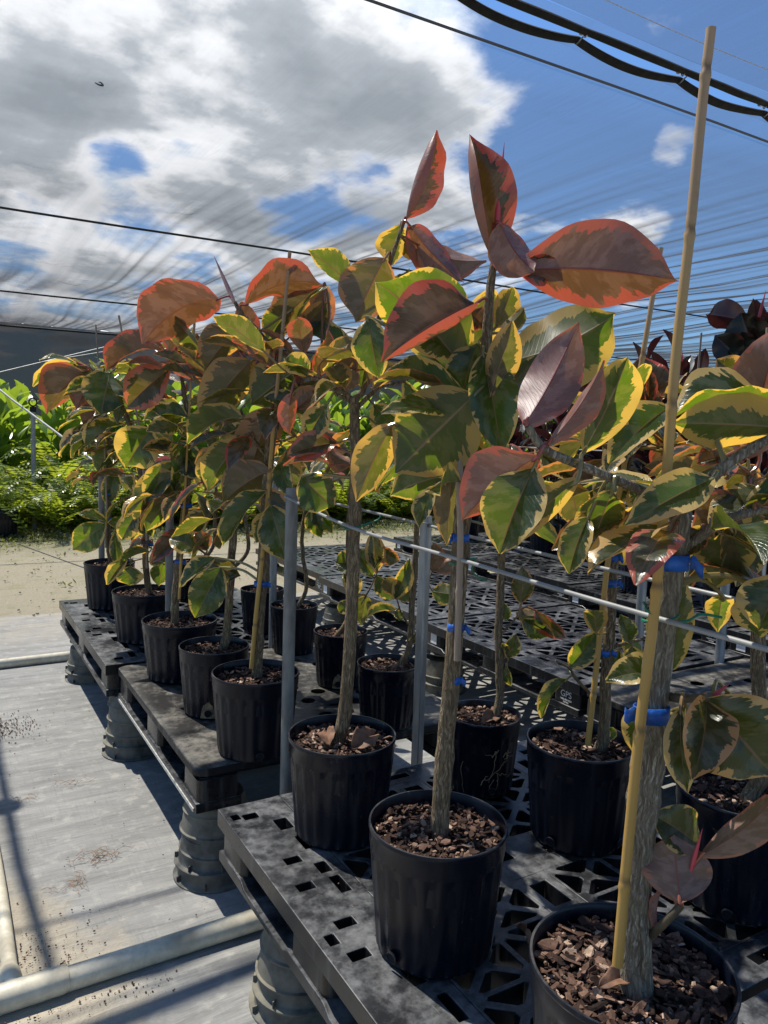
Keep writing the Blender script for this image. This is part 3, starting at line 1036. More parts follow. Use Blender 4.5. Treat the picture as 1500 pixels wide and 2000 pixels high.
def mulch_geo(c, r, n, seed, pale=.35, size=1.0):
    rr = random.Random(seed)
    b_ = MB()
    cx, cy, cz = c
    # soil surface
    rings, seg = 7, 28
    v = [(cx, cy, cz+.006)]; f = []
    for i in range(1, rings+1):
        for k in range(seg):
            a = 2*pi*k/seg; q = r*i/rings
            v.append((cx+q*cos(a), cy+q*sin(a), cz+.007*noise.noise(Vector((q*cos(a)*22+seed, q*sin(a)*22, 0)))+.004))
    for k in range(seg):
        f.append((0, 1+k, 1+(k+1) % seg))
    for i in range(rings-1):
        for k in range(seg):
            a = 1+i*seg+k; a2 = 1+i*seg+(k+1) % seg
            f.append((a, a+seg, a2+seg, a2))
    b_.add(v, f, c=[(.16, 0, 0)]*len(v))
    for q in range(n):
        a = rr.uniform(0, 2*pi); d = r*sqrt(rr.random())*.96
        L_ = rr.choice([.006, .008, .011, .015, .021, .03])*rr.uniform(.8, 1.3)*size
        wd = L_*rr.uniform(.3, .75); th = rr.uniform(.0015, .0045)
        R = Matrix.Rotation(rr.uniform(0, 2*pi), 3, 'Z') @ Matrix.Rotation(rr.gauss(0, .38), 3, 'X') @ Matrix.Rotation(rr.gauss(0, .38), 3, 'Y')
        pc = Vector((cx+d*cos(a), cy+d*sin(a), cz+.007+rr.uniform(0, .013)))
        m_ = rr.choice([5, 6, 7])
        ring = []
        for k in range(m_):
            an = 2*pi*k/m_+rr.uniform(-.25, .25)
            ring.append((cos(an)*L_/2*rr.uniform(.75, 1.1), sin(an)*wd/2*rr.uniform(.75, 1.1)))
        bend = rr.uniform(-.2, .2)
        lo = [pc+R @ Vector((x, y, -th/2+bend*x*x/L_*4)) for x, y in ring]
        hi = [pc+R @ Vector((x*.92, y*.92, th/2+bend*x*x/L_*4)) for x, y in ring]
        tone = min(1, max(.0, rr.gauss(.40, .22)+(.42 if rr.random() < pale*.35 else 0)))
        b_.add(lo+hi, [tuple(m_+k for k in range(m_))]+[(k, (k+1) % m_, m_+(k+1) % m_, m_+k) for k in range(m_)], c=[(tone, 0, 0)]*(2*m_))
    return b_

def prof_leaf(t, sharp):
    if t <= 0 or t >= 1:
        return 0.0
    p = sin(pi*t**.94)**.80
    if t > .86:
        s_ = (t-.86)/.14
        p *= 1-.55*s_*sharp
    return p

def leaf_geo(b, B, T, n, Wd, fold=.25, arc=.12, curl=0.0, wave=.09, seed=0.0, ruby=0.0, nu=8, nv=14, sidecurl=0.0):
    """one blade: B base, T tip, n upper-side normal, Wd half width; uv.x across, uv.y along"""
    B, T = Vector(B), Vector(T)
    ax = T-B
    L = ax.length
    axn = ax.normalized()
    n = Vector(n); n = (n-axn*n.dot(axn)).normalized()
    v, uv, f = [], [], []
    rs = seed*37.0
    tw = (((seed*53.3) % 1.0)-.5)*1.15
    for j in range(nv+1):
        t_ = j/nv
        te = t_**1.0
        hgt = 4*te*(1-te)
        dh = 4-8*te
        C_ = B+ax*te+n*(arc*L*hgt)
        tg = (ax+n*(arc*L*dh)).normalized()
        nn = (n-tg*n.dot(tg)).normalized()
        nn = Matrix.Rotation(tw*(te-.35), 3, tg) @ nn
        s = tg.cross(nn)
        w = Wd*prof_leaf(max(.0015, min(.9985, te)), 1.0)+.0012
        for i in range(nu+1):
            u = -1+2*i/nu
            au = abs(u)
            wav = wave*Wd*sin(te*9+rs+(2.1 if u > 0 else 0))*au**1.5 + wave*.5*Wd*sin(te*21+rs*1.7+u)*au**2
            puff = .05*w*sin(pi*au)
            if sidecurl and u*sidecurl > 0:
                # this half rolls over along its length
                k_ = abs(sidecurl)
                ph_ = k_*au
                x_ = w*sin(ph_)/k_; z_ = w*(1-cos(ph_))/k_
                sg_ = 1 if u > 0 else -1
                p_ = C_ + s*(sg_*x_) + nn*z_
            else:
                p_ = C_ + s*(w*u*cos(fold)) + nn*(w*au*sin(fold)+curl*w*au*au+wav+puff)
            v.append(p_); uv.append((i/nu, te))
    for j in range(nv):
        for i in range(nu):
            a = j*(nu+1)+i
            f.append((a, a+1, a+nu+2, a+nu+1))
    b.add(v, f, uv, [(ruby, seed, 0.0)]*len(v))

class Tree:
    def __init__(self, label, rim_px, kind, stem_px, r0, r1, bark='bark2', chips=150, pale=.4, sc=1.0, mulch_size=1.0, offs=None, at=None, group='rubber trees in pots on the front pallets'):
        me, h, r = pot_mesh(kind)
        if at is None:
            q = at_z(rim_px[0], rim_px[1], ZT+h-.01)
            at = (q.x, q.y)
        self.p = Vector((at[0], at[1], ZT))
        self.root = thing('potted_rubber_tree', label, 'potted tree', self.p, group)
        self.h, self.r = h, r
        po = bpy.data.objects.new('pot', me)
        COL.objects.link(po)
        po.parent = self.root
        po.rotation_euler.z = RND.uniform(0, 6)
        self.pot = po
        mulch_geo((self.p.x, self.p.y, ZT+h*.86), r*.935, int(chips*1.7), int(self.p.y*1000), pale, mulch_size).build('bark_mulch', M['chips'], self.root, smooth=False)
        self.stems = []
        self.bark = M[bark]
        base = [Vector((self.p.x, self.p.y, ZT+h*.86-.02))] if offs is None else [Vector((self.p.x+offs[0], self.p.y+offs[1], ZT+h*.86-.02))]
        self.axis = base[0]
        pts = base+[at_plane(x, y, base[0]) for x, y in stem_px]
        cm = catmull(pts, 8)
        rad = lerp_list([r0*1.12, r0, r0*.97, (r0+r1)/2, r1], len(cm))
        rr = random.Random(int(r0*1e5))
        rad = [q*(1+.07*noise.noise(Vector((i*.55, r0*900, 0)))+(.13 if rr.random() < .07 else 0)) for i, q in enumerate(rad)]
        cm = [p_+Vector((.003*noise.noise(Vector((i*.4, 1, r0*700))), .003*noise.noise(Vector((i*.4, 7, r0*700))), 0)) for i, p_ in enumerate(cm)]
        MB().tube(cm, rad, 14).build('trunk', self.bark, self.root)
        self.trunk = cm
        self.stems.append((cm, rad))
        self.fol = MB()
        self.n = 0
    def branch(self, px, r0=.008, r1=.004, off=None, mat=None, name='branch'):
        off = off or [0]*len(px)
        pts = [at_plane(x, y, self.axis, o) for (x, y), o in zip(px, off)]
        cm = catmull(pts, 6)
        rad = lerp_list([r0, r1], len(cm))
        rad = [q*(1+.12*noise.noise(Vector((i*1.3, r0*999, 3)))) for i, q in enumerate(rad)]
        MB().tube(cm, rad, 9).build(name, mat or self.bark, self.root)
        self.stems.append((cm, rad))
    def nearest(self, p):
        best = None
        for cm, rad in self.stems:
            for q, r in zip(cm[3:] if len(cm) > 8 else cm, rad[3:] if len(rad) > 8 else rad):
                d = (q-p).length
                # petioles leave upwards: prefer points a little below the blade
                d2 = d+(.4*max(0, q.z-p.z))
                if best is None or d2 < best[0]:
                    best = (d2, q, r)
        return best
    def petiole(self, b, B, ax, ruby, r=.0032):
        bq = self.nearest(B)
        if bq is None:
            return
        q = bq[1]
        d = (B-q).length
        if d < .004:
            return
        mid = q.lerp(B, .55)-ax*min(.03, d*.25)+Vector((0, 0, -.012 if d > .1 else .008))
        cm = catmull([q, mid, B, B+ax*.012], 4)
        thick = r*(1.0 if d < .12 else 1.5)
        b.tube(cm, [thick*1.15]+[thick]*(len(cm)-3)+[thick*.8, thick*.45], 7, uv=(.5, .1), c=(ruby, .3, 1.0 if d < .16 else .85))
    def leaf(self, bx, by, tx, ty, wpx, ang=0.0, ruby=0.0, fold=.25, arc=.10, curl=0.0, ob=0.0, ot=0.0, sidecurl=0.0, part=True, wave=.10, pet=True, raw=False, sd=None):
        """hero leaf: base and tip as seen, half of wpx wide when unfolded, ang = turn of its upper side away from the viewer"""
        if abs(ang) > 120 and abs(ty-by) > 25 and not raw:
            # seen from below: a hanging blade leans away, a rising one leans over us
            ot = ob+(1 if ty > by else -1)*(abs(ot-ob)+.05)
        B = at_plane(bx, by, self.axis, ob)
        T = at_plane(tx, ty, self.axis, ot)
        ax = (T-B).normalized()
        v = (CAM-(B+T)/2)
        dep = v.length
        v = (v-ax*v.dot(ax)).normalized()
        n = Matrix.Rotation(radians(ang), 3, ax) @ v
        Wd = wpx/2*dep/F*.92
        b = MB() if part else self.fol
        self.n += 1
        seed = ((bx*13.7+by*7.3+tx*3.1) % 97)/97.0 if sd is None else sd
        leaf_geo(b, B, T, n, Wd, min(.95, fold*1.45), arc, curl, wave, seed, ruby, sidecurl=sidecurl, nu=10, nv=18)
        if pet:
            self.petiole(b, B, ax, ruby)
        if part:
            b.build('leaf', M['leaf'], self.root)
    def fill(self, n, ztop, zbot, L=(.13, .20), ruby=.15, seed=1, reach=.05, which=None, droop=0.0, radial=None):
        """more leaves set spirally along the stems between two heights"""
        rr = random.Random(seed)
        cand = []
        for si, (cm, rad) in enumerate(self.stems):
            if which is not None and si not in which:
                continue
            for q, r in zip(cm, rad):
                if zbot <= q.z <= ztop:
                    cand.append((q, r))
        if not cand:
            return
        az = rr.uniform(0, 6)
        for k in range(n):
            q, r = cand[int(rr.random()*len(cand))]
            az += radians(137.5)+rr.gauss(0, .3)
            fr = (q.z-zbot)/max(.01, ztop-zbot)
            el = radians(rr.gauss(-35+75*fr**1.5, 18)-droop)
            d = Vector((cos(az), sin(az), 0))
            pl = rr.uniform(.03, .06)+reach*rr.random()
            B = q+d*pl+Vector((0, 0, pl*.5))
            ln = rr.uniform(*L)
            ax = (d*cos(el)+Vector((0, 0, sin(el)))).normalized()
            T = B+ax*ln
            sdv = ax.cross(Vector((0, 0, 1)))
            if sdv.length < .05:
                sdv = Vector((1, 0, 0))
            sdv.normalize()
            up = sdv.cross(ax).normalized()
            n_ = Matrix.Rotation(rr.gauss(0, .55), 3, ax) @ up
            rb = min(1, max(0, rr.gauss(ruby+(.35 if fr > .8 else 0), .22)))
            sd_ = rr.random()
            leaf_geo(self.fol, B, T, n_, ln*rr.uniform(.21, .26), rr.uniform(.1, .45), rr.uniform(.02, .16), rr.uniform(-.1, .25), .08, sd_, rb, nu=6, nv=10)
            self.petiole(self.fol, B, ax, rb, .0026)
    def bud(self, px0, px1, r=.006, off=0.0, pale=False):
        a = at_plane(*px0, self.axis, off); c = at_plane(*px1, self.axis, off)
        cm = [a.lerp(c, i/8) for i in range(9)]
        MB().tube(cm, [r*.7, r, r*1.05, r*.98, r*.85, r*.68, r*.48, r*.28, r*.06], 9).build('leaf_bud', M['bud_pale' if pale else 'bud'], self.root)
    def stake(self, px, r=.010, off=-.035, mat='bamboo', nodes=True):
        a = self.axis
        pts = [at_plane(x, y, a, off) for x, y in px]
        cm = catmull(pts, 40 if nodes else 10)
        rr = random.Random(int(px[0][0]))
        rad, cols = [], []
        acc = 0; nxt = .10+rr.random()*.1
        for i, q in enumerate(cm):
            if i:
                acc += (q-cm[i-1]).length
            base_ = r*(1-.20*i/len(cm))*(1+.03*noise.noise(Vector((acc*9, px[0][0], 0))))
            d_ = acc-nxt
            rad.append(base_*(1+(.16*exp(-(d_/.006)**2) if nodes else 0)-(.10*exp(-((d_-.012)/.005)**2) if nodes else 0)))
            cols.append((max(0, exp(-((d_-.010)/.006)**2)), 0, 0))
            if d_ > .05:
                nxt = acc+rr.uniform(.15, .24)
        MB().tube(cm, rad, 14, c=cols).build('bamboo_stake', M[mat], self.root)
        self.stk = cm
    def tie(self, px, hw_px, off=-.012, h=.012, tail=None, tilt=.0):
        """strip of tape wound round trunk and cane at this height"""
        c = at_plane(*px, self.axis, off)
        dep = (c-CAM).dot(fwd)
        a_ = hw_px*dep/F
        side = _R
        v, f = [], []
        seg = 28
        bdepth = max(.014, a_*.62)
        for k in range(seg):
            an = 2*pi*k/seg
            p_ = c+side*(a_*cos(an))+fh*(bdepth*sin(an))
            dz = tilt*cos(an)
            jit = .0018*noise.noise(Vector((k*.7, px[0], 0)))
            v += [p_+Vector((0, 0, h+dz+jit)), p_+Vector((0, 0, -h+dz-jit))]
        for k in range(seg):
            k2 = (k+1) % seg
            f.append((2*k, 2*k+1, 2*k2+1, 2*k2))
        b = MB(); b.add(v, f)
        if tail:
            e = c+side*(a_*.9*tail[0]); q = []
            for k in range(6):
                s_ = k/5
                q.append(e+side*(tail[0]*tail[1]*s_)+Vector((0, 0, -tail[2]*s_*s_+.004*sin(s_*6)))-fh*(.01+.008*s_))
            vv, ff = [], []
            for k, p_ in enumerate(q):
                vv += [p_+Vector((0, 0, h*.85)), p_+Vector((0, 0, -h*.85))]
            for k in range(5):
                ff.append((2*k, 2*k+1, 2*k+3, 2*k+2))
            b.add(vv, ff)
        b.build('tie_tape', M['tape'], self.root, solid=.0012)
    def wire(self, px, hw_px, tails):
        c = at_plane(*px, self.axis, 0)
        dep = (c-CAM).dot(fwd)
        a_ = hw_px*dep/F
        b = MB()
        ring = [c+_R*(a_*cos(2*pi*k/24))+fh*(max(.02, a_*.8)*sin(2*pi*k/24))+Vector((0, 0, .006*cos(2*pi*k/24))) for k in range(25)]
        b.tube(ring, .0024, 7)
        for tl in tails:
            pts = [at_plane(x, y, self.axis, o) for x, y, o in tl]
            b.tube(catmull(pts, 6), .0022, 7)
        b.build('wire_tie', M['green_wire'], self.root)
    def hole(self, ang, stain=False):
        """drain hole low on the pot wall, with an optional sandy stain"""
        rb = self.r*.845
        ca, sa = cos(ang), sin(ang)
        c = self.p+Vector((ca*rb*1.03, sa*rb*1.03, .030))
        n = Vector((ca, sa, -.12)).normalized()
        s = Vector((-sa, ca, 0)); u = n.cross(s)
        b = MB()
        rg = [c+n*.002+(s*cos(2*pi*k/18)+u*sin(2*pi*k/18))*.0125 for k in range(19)]
        b.tube(rg, .0022, 6)
        o = b.build('drain_hole', M['pot'], self.root)
        b2 = MB()
        vv = [c+n*.0025+(s*cos(2*pi*k/18)+u*sin(2*pi*k/18))*.0115 for k in range(18)]
        b2.add(vv, [tuple(range(18))])
        b2.build('opening', M['hole'], o)
        if stain:
            b3 = MB()
            vv = []
            ff = []
            ng = 14
            for k in range(ng+1):
                a2 = ang+(-.26+.52*k/ng)
                top = .062*max(0, 1-((k/ng-.5)*2)**2)**.6*(1+.35*noise.noise(Vector((k*.45, ang*3, 2))))+.003
                r_ = self.r*.83
                for zz_, g in ((.009, 0), (.009+top*.5, .5), (.009+top, 1)):
                    rr_ = (r_+(self.r*.955-r_)*(zz_/(self.h*.8)))*1.0165
                    vv.append(self.p+Vector((cos(a2)*rr_, sin(a2)*rr_, zz_)))
            for k in range(ng):
                for q in range(2):
                    a0 = k*3+q
                    ff.append((a0, a0+3, a0+4, a0+1))
            b3.add(vv, ff)
            b3.build('sand_stain', M['stain'], self.root)
    def done(self):
        if self.fol.f:
            self.fol.build('foliage', M['leaf'], self.root)

# ---- front row, nearest first
# P1: thick pale trunk at the right
T = Tree('thick-trunked rubber tree tied to a tall bamboo cane in the nearest, cut-off pot', (1232, 1890), 'wide',
         [(1240, 1750), (1258, 1560), (1283, 1300), (1310, 1120), (1330, 990)], .0255, .0175, 'bark', 620, .55, mulch_size=1.25, offs=(-.015, -.03))
P1 = T
T.branch([(1325, 1010), (1250, 958), (1150, 915), (1065, 878), (1030, 832)], .0085, .0055, [0, -.03, -.06, -.08, -.09])
T.branch([(1332, 1000), (1398, 925), (1460, 880), (1530, 845)], .0105, .007, [0, -.02, -.02, -.02])
T.branch([(1335, 1075), (1400, 1025), (1450, 1005), (1530, 990)], .0085, .006, [0, -.03, -.05, -.05])
T.branch([(1300, 1360), (1340, 1364), (1392, 1360)], .0075, .006, [0, -.03, -.04], mat=M['twig'])
T.branch([(1262, 1835), (1300, 1800), (1330, 1768)], .007, .006, [0.0, -.05, -.06], mat=M['twig'])
T.branch([(1250, 1800), (1262, 1860), (1250, 1925)], .005, .004, [-.02, -.035, -.02], name='air_root')
T.bud((1390, 1362), (1425, 1335), .004, -.04)
T.bud((1350, 1700), (1372, 1618), .0035, -.05)
T.stake([(1206, 1885), (1228, 1640), (1250, 1420), (1275, 1220), (1296, 1000), (1320, 700), (1348, 450), (1372, 200), (1389, 55)], .0086, -.045)
T.tie((1312, 1098), 34, -.02, .012, (1, .018, .010))
T.tie((1272, 1394), 36, -.02, .013, (-1, .022, -.006), .0)
T.wire((1290, 1205), 34, [[(1275, 1200, -.05), (1262, 1190, -.04), (1262, 1183, -.03), (1256, 1176, -.03)], [(1325, 1215, -.03), (1345, 1212, -.03), (1370, 1200, -.02), (1410, 1206, -.02)]])
L = T.leaf
L(1520, 800, 1308, 822, 150, 70, .0, .35, .16, .1)             # big yellow one across the cane, its upper half
L(1560, 838, 1310, 826, 120, 150, .0, .15, .02, .1, -.03, -.03)   # its lower half seen from below
L(1392, 934, 1221, 1026, 92, 12, .0, .22, .06, .1, -.06, -.12)  # grey green
L(1308, 795, 1190, 906, 92, 25, .0, .3, .10, .1, .02, .0)
L(1128, 938, 974, 1076, 66, 170, .1, .3, .12, .1, -.10, -.12)
L(1115, 945, 1135, 1035, 74, 170, .45, .2, .05)
L(1196, 960, 1150, 1100, 100, 165, .0, .2, .06, .05, -.06, -.08)
L(1150, 1010, 1112, 1120, 74, 20, .05, .3, .1, 0, -.03, -.03)
L(1140, 884, 1226, 698, 112, 172, .0, .35, .12, .1, -.06, -.02)
L(1070, 868, 1178, 704, 72, 150, .95, .45, .10, .1, -.08, -.06)
L(1024, 828, 1130, 630, 122, 166, 1.0, .22, .10, .1, -.09, -.05, raw=True, sd=.0345)
L(1050, 892, 902, 1018, 150, 150, 1.0, .30, .08, .1, -.09, -.12)
L(1042, 915, 976, 1082, 140, 12, .05, .3, .10, .05, -.07, -.08)
L(1290, 1000, 1222, 1100, 60, 150, .1, .3, .1)
L(1240, 985, 1290, 1105, 95, 155, .0, .4, .1, 0, .03, .03)
L(1400, 1030, 1362, 1110, 90, 165, .05, .3, .08)
L(1435, 1035, 1396, 1150, 120, 170, .05, .25, .08, 0, -.02, -.02)
L(1425, 1030, 1490, 1160, 60, 150, .15, .5, .1, 0, -.03, -.03)
L(1370, 1035, 1335, 1085, 70, 20, .6, .3, .08)
L(1480, 1000, 1350, 1055, 110, 135, .75, .3, .15, .1)
L(1520, 975, 1400, 1055, 110, 60, .35, .3, .2, .1)
L(1500, 930, 1530, 1090, 100, 15, .0, .25, .1)
L(1490, 1150, 1482, 1245, 90, 25, .1, .3, .1, 0, -.02, -.02)
L(1530, 1130, 1482, 1230, 120, 10, .1, .3, .1, 0, -.05, -.05)
L(1412, 1165, 1402, 1235, 55, 170, .0, .3, .1, 0, .02, .02)
L(1382, 1365, 1512, 1515, 180, 8, .42, .15, .05, .05, -.04, -.10)
L(1378, 1366, 1352, 1522, 104, -22, .5, .3, .12, .2, -.04, -.12)
L(1330, 1385, 1343, 1548, 62, 20, .3, .35, .10, .1, -.06, -.10)
L(1420, 1350, 1475, 1440, 70, 35, .1, .4, .1)
L(1340, 1380, 1290, 1500, 70, 30, .1, .3, .1, 0, .05, .05)
L(1250, 1375, 1236, 1468, 56, 5, .0, .2, .08, 0, .05, .02)
L(1310, 1310, 1335, 1120, 96, -20, .25, .3, .08, 0, .06, .06)
L(1300, 1320, 1183, 1330, 80, 40, .1, .25, .12, 0, .05, .02)
L(1328, 1764, 1314, 1632, 122, 178, .75, .12, .05, .05, -.07, -.03, raw=True)
L(1368, 1672, 1512, 1552, 74, 160, .7, .35, .14, .1, -.05, -.08)
L(1362, 1650, 1272, 1590, 90, 20, .3, .2, .1, .1, -.01, .0)
L(1296, 1735, 1290, 1828, 30, 110, .95, .6, .1, 0, -.03, -.03)
L(1450, 900, 1520, 640, 150, 172, .95, .2, .08, .1, .03, .05)
L(1442, 745, 1400, 702, 62, 20, .45, .2, .1, 0, .12, .12)
L(1400, 870, 1340, 865, 60, 40, .6, .3, .1, 0, .06, .06)
L(1420, 890, 1362, 905, 60, 30, .95, .4, .1, 0, .06, .06)
T.hole(radians(-135))
T.fill(12, 1.75, 1.35, (.12, .18), .3, 11, .04, which=[0, 3])
T.done()

# P2: second pot, the tall red-topped shoot
T = Tree('rubber tree with the tallest red-edged top leaves, second pot from the front', (855, 1612), 'big',
         [(866, 1500), (884, 1300), (899, 1080), (908, 960), (925, 840), (948, 690), (957, 570), (968, 480)], .0185, .0062, 'bark2', 420, .6, offs=(.005, .0))
P2 = T
L = T.leaf
T.branch([(925, 850), (905, 800), (890, 740)], .006, .004, [0, .02, .04])
T.bud((966, 490), (985, 278), .0065, -.015)
L(962, 505, 917, 262, 132, 8, .9, .2, .02, .1, 0, .0, sidecurl=-2.9)
L(978, 436, 1044, 530, 96, 150, 1.0, .3, .14, .2, -.05, -.05, raw=True, sd=.0172)
L(1012, 520, 1084, 515, 70, 20, .9, .35, .1, .1, .0, .02)
L(1012, 528, 1324, 548, 190, 198, .95, .28, .10, .05, -.02, -.10, sd=.0086)
L(990, 706, 1202, 612, 190, 158, .0, .25, .17, .0, .10, .12)
L(944, 690, 980, 890, 118, -8, .0, .38, .05, .1, -.03, -.08)
L(936, 668, 900, 790, 92, 25, .0, .3, .08, 0, .03, .03)
L(930, 592, 746, 708, 170, 18, .95, .15, .12, .1, -.02, -.08, sidecurl=-2.4)
L(905, 720, 732, 550, 200, 158, .0, .25, .12, .1, .03, .04)
L(928, 770, 772, 924, 190, 176, .0, .06, .05, .03, -.09, -.03, raw=True)
L(766, 830, 696, 980, 92, 165, .35, .25, .08, .1, -.02, -.05)
L(885, 895, 873, 1066, 74, 172, .45, .3, .05, .05, -.01, -.03)
L(900, 765, 730, 748, 92, 55, .0, .3, .10, .2, .0, -.03)
L(870, 930, 762, 968, 100, 160, .0, .25, .12, .1, -.01, -.03)
L(930, 835, 905, 965, 70, 15, .0, .2, .05, 0, .02, .02)
L(850, 950, 818, 1032, 52, 30, .05, .3, .1)
L(956, 820, 978, 912, 60, 10, .1, .2, .05, 0, .03, .03)
L(975, 650, 1025, 600, 40, 150, .2, .3, .1, 0, .02, .02)
L(960, 560, 940, 700, 84, 160, .25, .2, .05, 0, .05, .06)
L(968, 640, 1000, 560, 60, 160, .3, .2, .1, 0, .06, .06)
L(945, 640, 918, 610, 60, 20, 1.0, .3, .1, 0, .06, .06)
L(720, 620, 742, 740, 84, 20, .0, .25, .06, 0, .06, .06)
L(895, 690, 800, 650, 120, 30, .35, .3, .12, .1, .06, .06)
T.stake([(893, 1290), (899, 1060), (897, 960), (902, 850)], .0075, -.03, 'cane_grey')
T.tie((899, 1050), 18, -.004, .0085, (-1, .006, .002))
T.tie((890, 1225), 16, -.004, .0085, (1, .014, .002))
T.tie((884, 1328), 15, -.004, .0085, (1, .012, -.004))
T.wire((899, 1096), 20, [[(915, 1094, -.02), (928, 1092, -.01), (922, 1115, 0), (940, 1130, .0), (952, 1133, 0)], [(918, 1096, -.02), (930, 1100, 0), (926, 1092, .01)]])
T.hole(radians(-165)); T.hole(radians(-45))
T.fill(9, 1.75, 1.30, (.12, .17), .15, 21, .04)
T.done()

# P3
T = Tree('crooked-stemmed rubber tree with dead leaves on its bark, third pot from the front', (675, 1438), 'big',
         [(672, 1400), (684, 1250), (690, 1100), (695, 950), (693, 840), (692, 778)], .0185, .013, 'bark2', 360, .75, offs=(-.02, .01), at=(1.0, 1.885))
P3 = T
T.branch([(692, 785), (665, 760), (640, 745), (600, 737), (572, 727)], .008, .004)
T.branch([(692, 780), (712, 755), (733, 660), (755, 540), (768, 495), (790, 430)], .009, .005)
T.branch([(694, 800), (725, 770), (745, 755), (790, 745)], .007, .004)
T.branch([(692, 790), (668, 775), (655, 770)], .006, .004)
L = T.leaf
L(752, 505, 694, 630, 124, 168, .55, .2, .08, .1, -.08, -.06, raw=True)
L(690, 562, 600, 488, 66, 150, .15, .3, .06, .1, -.02, -.02)
L(793, 428, 852, 254, 104, 38, 1.0, .2, -.02, .1, -.0, -.02, sidecurl=-2.7)
L(800, 440, 906, 552, 84, 165, 1.0, .35, .14, .1, -.02, -.05)
L(812, 475, 950, 508, 92, 145, .75, .3, .16, .1, .03, .03)
L(783, 440, 768, 520, 80, 150, .3, .2, .08, 0, .02, .02)
L(790, 470, 835, 500, 50, 170, .3, .2, .1, 0, .03, .03)
L(760, 540, 800, 525, 50, 60, .3, .3, .1, .2, .06, .06)
L(655, 772, 632, 720, 50, 140, .1, .4, .1)
L(735, 640, 705, 760, 70, 20, .0, .3, .06)
L(790, 745, 850, 800, 60, 40, .0, .3, .1)
L(640, 790, 600, 862, 62, 20, .0, .2, .08)
L(600, 735, 556, 700, 60, 30, .0, .3, .1)
L(625, 745, 700, 712, 70, 150, .6, .3, .15)
L(612, 735, 640, 640, 70, 40, .8, .3, .1, 0, .05, .05)
L(660, 865, 560, 890, 66, 25, .7, .3, .1)
L(640, 880, 692, 905, 60, 140, .6, .3, .1, 0, .03, .03)
L(590, 930, 652, 990, 90, 15, .0, .2, .1, 0, .06, .06)
L(735, 830, 760, 900, 60, 30, .0, .3, .1, 0, .04, .04)
L(568, 770, 565, 850, 50, 165, .95, .4, .08, 0, -.03, -.03)
L(730, 790, 790, 850, 70, 20, .0, .3, .1, 0, .05, .05)
T.wire((689, 1030), 17, [[(705, 1028, -.02), (720, 1022, 0), (738, 1015, 0), (745, 1005, 0)], [(676, 1028, -.02), (668, 1026, 0), (690, 1034, 0)]])
T.hole(radians(-70))
T.fill(20, 1.95, 1.38, (.12, .18), .4, 31, .06)
T.done()

# P4
T = Tree('rubber tree with a yellow cane, nearest pot on the smooth-topped pallet', (495, 1313), 'big',
         [(503, 1270), (512, 1120), (520, 980), (527, 880), (540, 760), (530, 690), (500, 645), (474, 615), (458, 590)], .0185, .006, 'bark2', 300, .35, at=(.985, 2.53), offs=(.015, .02))
P4 = T
T.branch([(530, 860), (560, 800), (590, 745), (628, 700)], .006, .004)
T.branch([(525, 900), (490, 850), (470, 800)], .006, .004)
T.bud((458, 592), (418, 500), .0075, 0, True)
L = T.leaf
L(426, 585, 278, 672, 150, 138, 1.0, .15, .16, .05, 0, -.05, sd=.0140)
L(480, 596, 632, 556, 112, -128, .95, .15, .16, .05, .0, .0)
L(635, 556, 524, 668, 90, 150, .6, .4, .12, .1, .02, -.02)
L(634, 556, 640, 640, 60, 160, .6, .3, .08, .1, .05, .05)
L(572, 602, 520, 668, 66, 150, .1, .35, .1, .1, .03, .03)
L(698, 696, 550, 652, 70, 50, .0, .4, .12, .1, .06, .06)
L(478, 640, 398, 726, 92, 155, .45, .25, .14, .1, -.01, -.03)
L(470, 690, 470, 590, 70, 150, .95, .3, .1, .1, .07, .07)
L(494, 702, 392, 834, 104, 160, .35, .25, .12, .1, -.03, -.06)
L(572, 728, 490, 790, 112, 172, .05, .2, .10, .05, -.06, -.06)
L(472, 815, 366, 866, 92, 130, .0, .3, .12, .1, -.03, -.05)
L(530, 797, 486, 938, 104, 165, .5, .2, .08, .1, -.05, -.07)
L(470, 866, 406, 958, 84, 150, .0, .3, .10, .1, -.02, -.04)
L(526, 920, 434, 982, 100, 158, .4, .25, .12, .1, -.04, -.06)
L(528, 986, 560, 1098, 84, 6, .0, .15, .06, 0, -.05, -.07)
L(520, 960, 436, 1066, 70, 40, .0, .45, .10, .1, -.04, -.06)
L(560, 880, 590, 1000, 66, 165, .2, .3, .08)
L(575, 650, 640, 590, 70, 160, .35, .3, .1, 0, .05, .05)
L(590, 745, 625, 840, 64, 160, .0, .3, .1)
L(560, 790, 575, 700, 44, 150, 1.0, .4, .1)
L(432, 1108, 382, 1206, 78, 8, .0, .2, .06, 0, .12, .10)
L(420, 1090, 352, 1148, 50, 40, .0, .3, .1, 0, .2, .18)
L(545, 1000, 500, 1060, 60, 20, .0, .3, .1)
T.stake([(491, 1305), (500, 1200), (511, 1100), (522, 980), (535, 820), (548, 690), (566, 492)], .008, -.03)
T.tie((510, 1140), 14, -.006, .009, (1, .014, -.002))
T.hole(radians(-103))
T.fill(36, 1.95, 1.22, (.13, .20), .4, 41, .08, droop=8)
T.done()

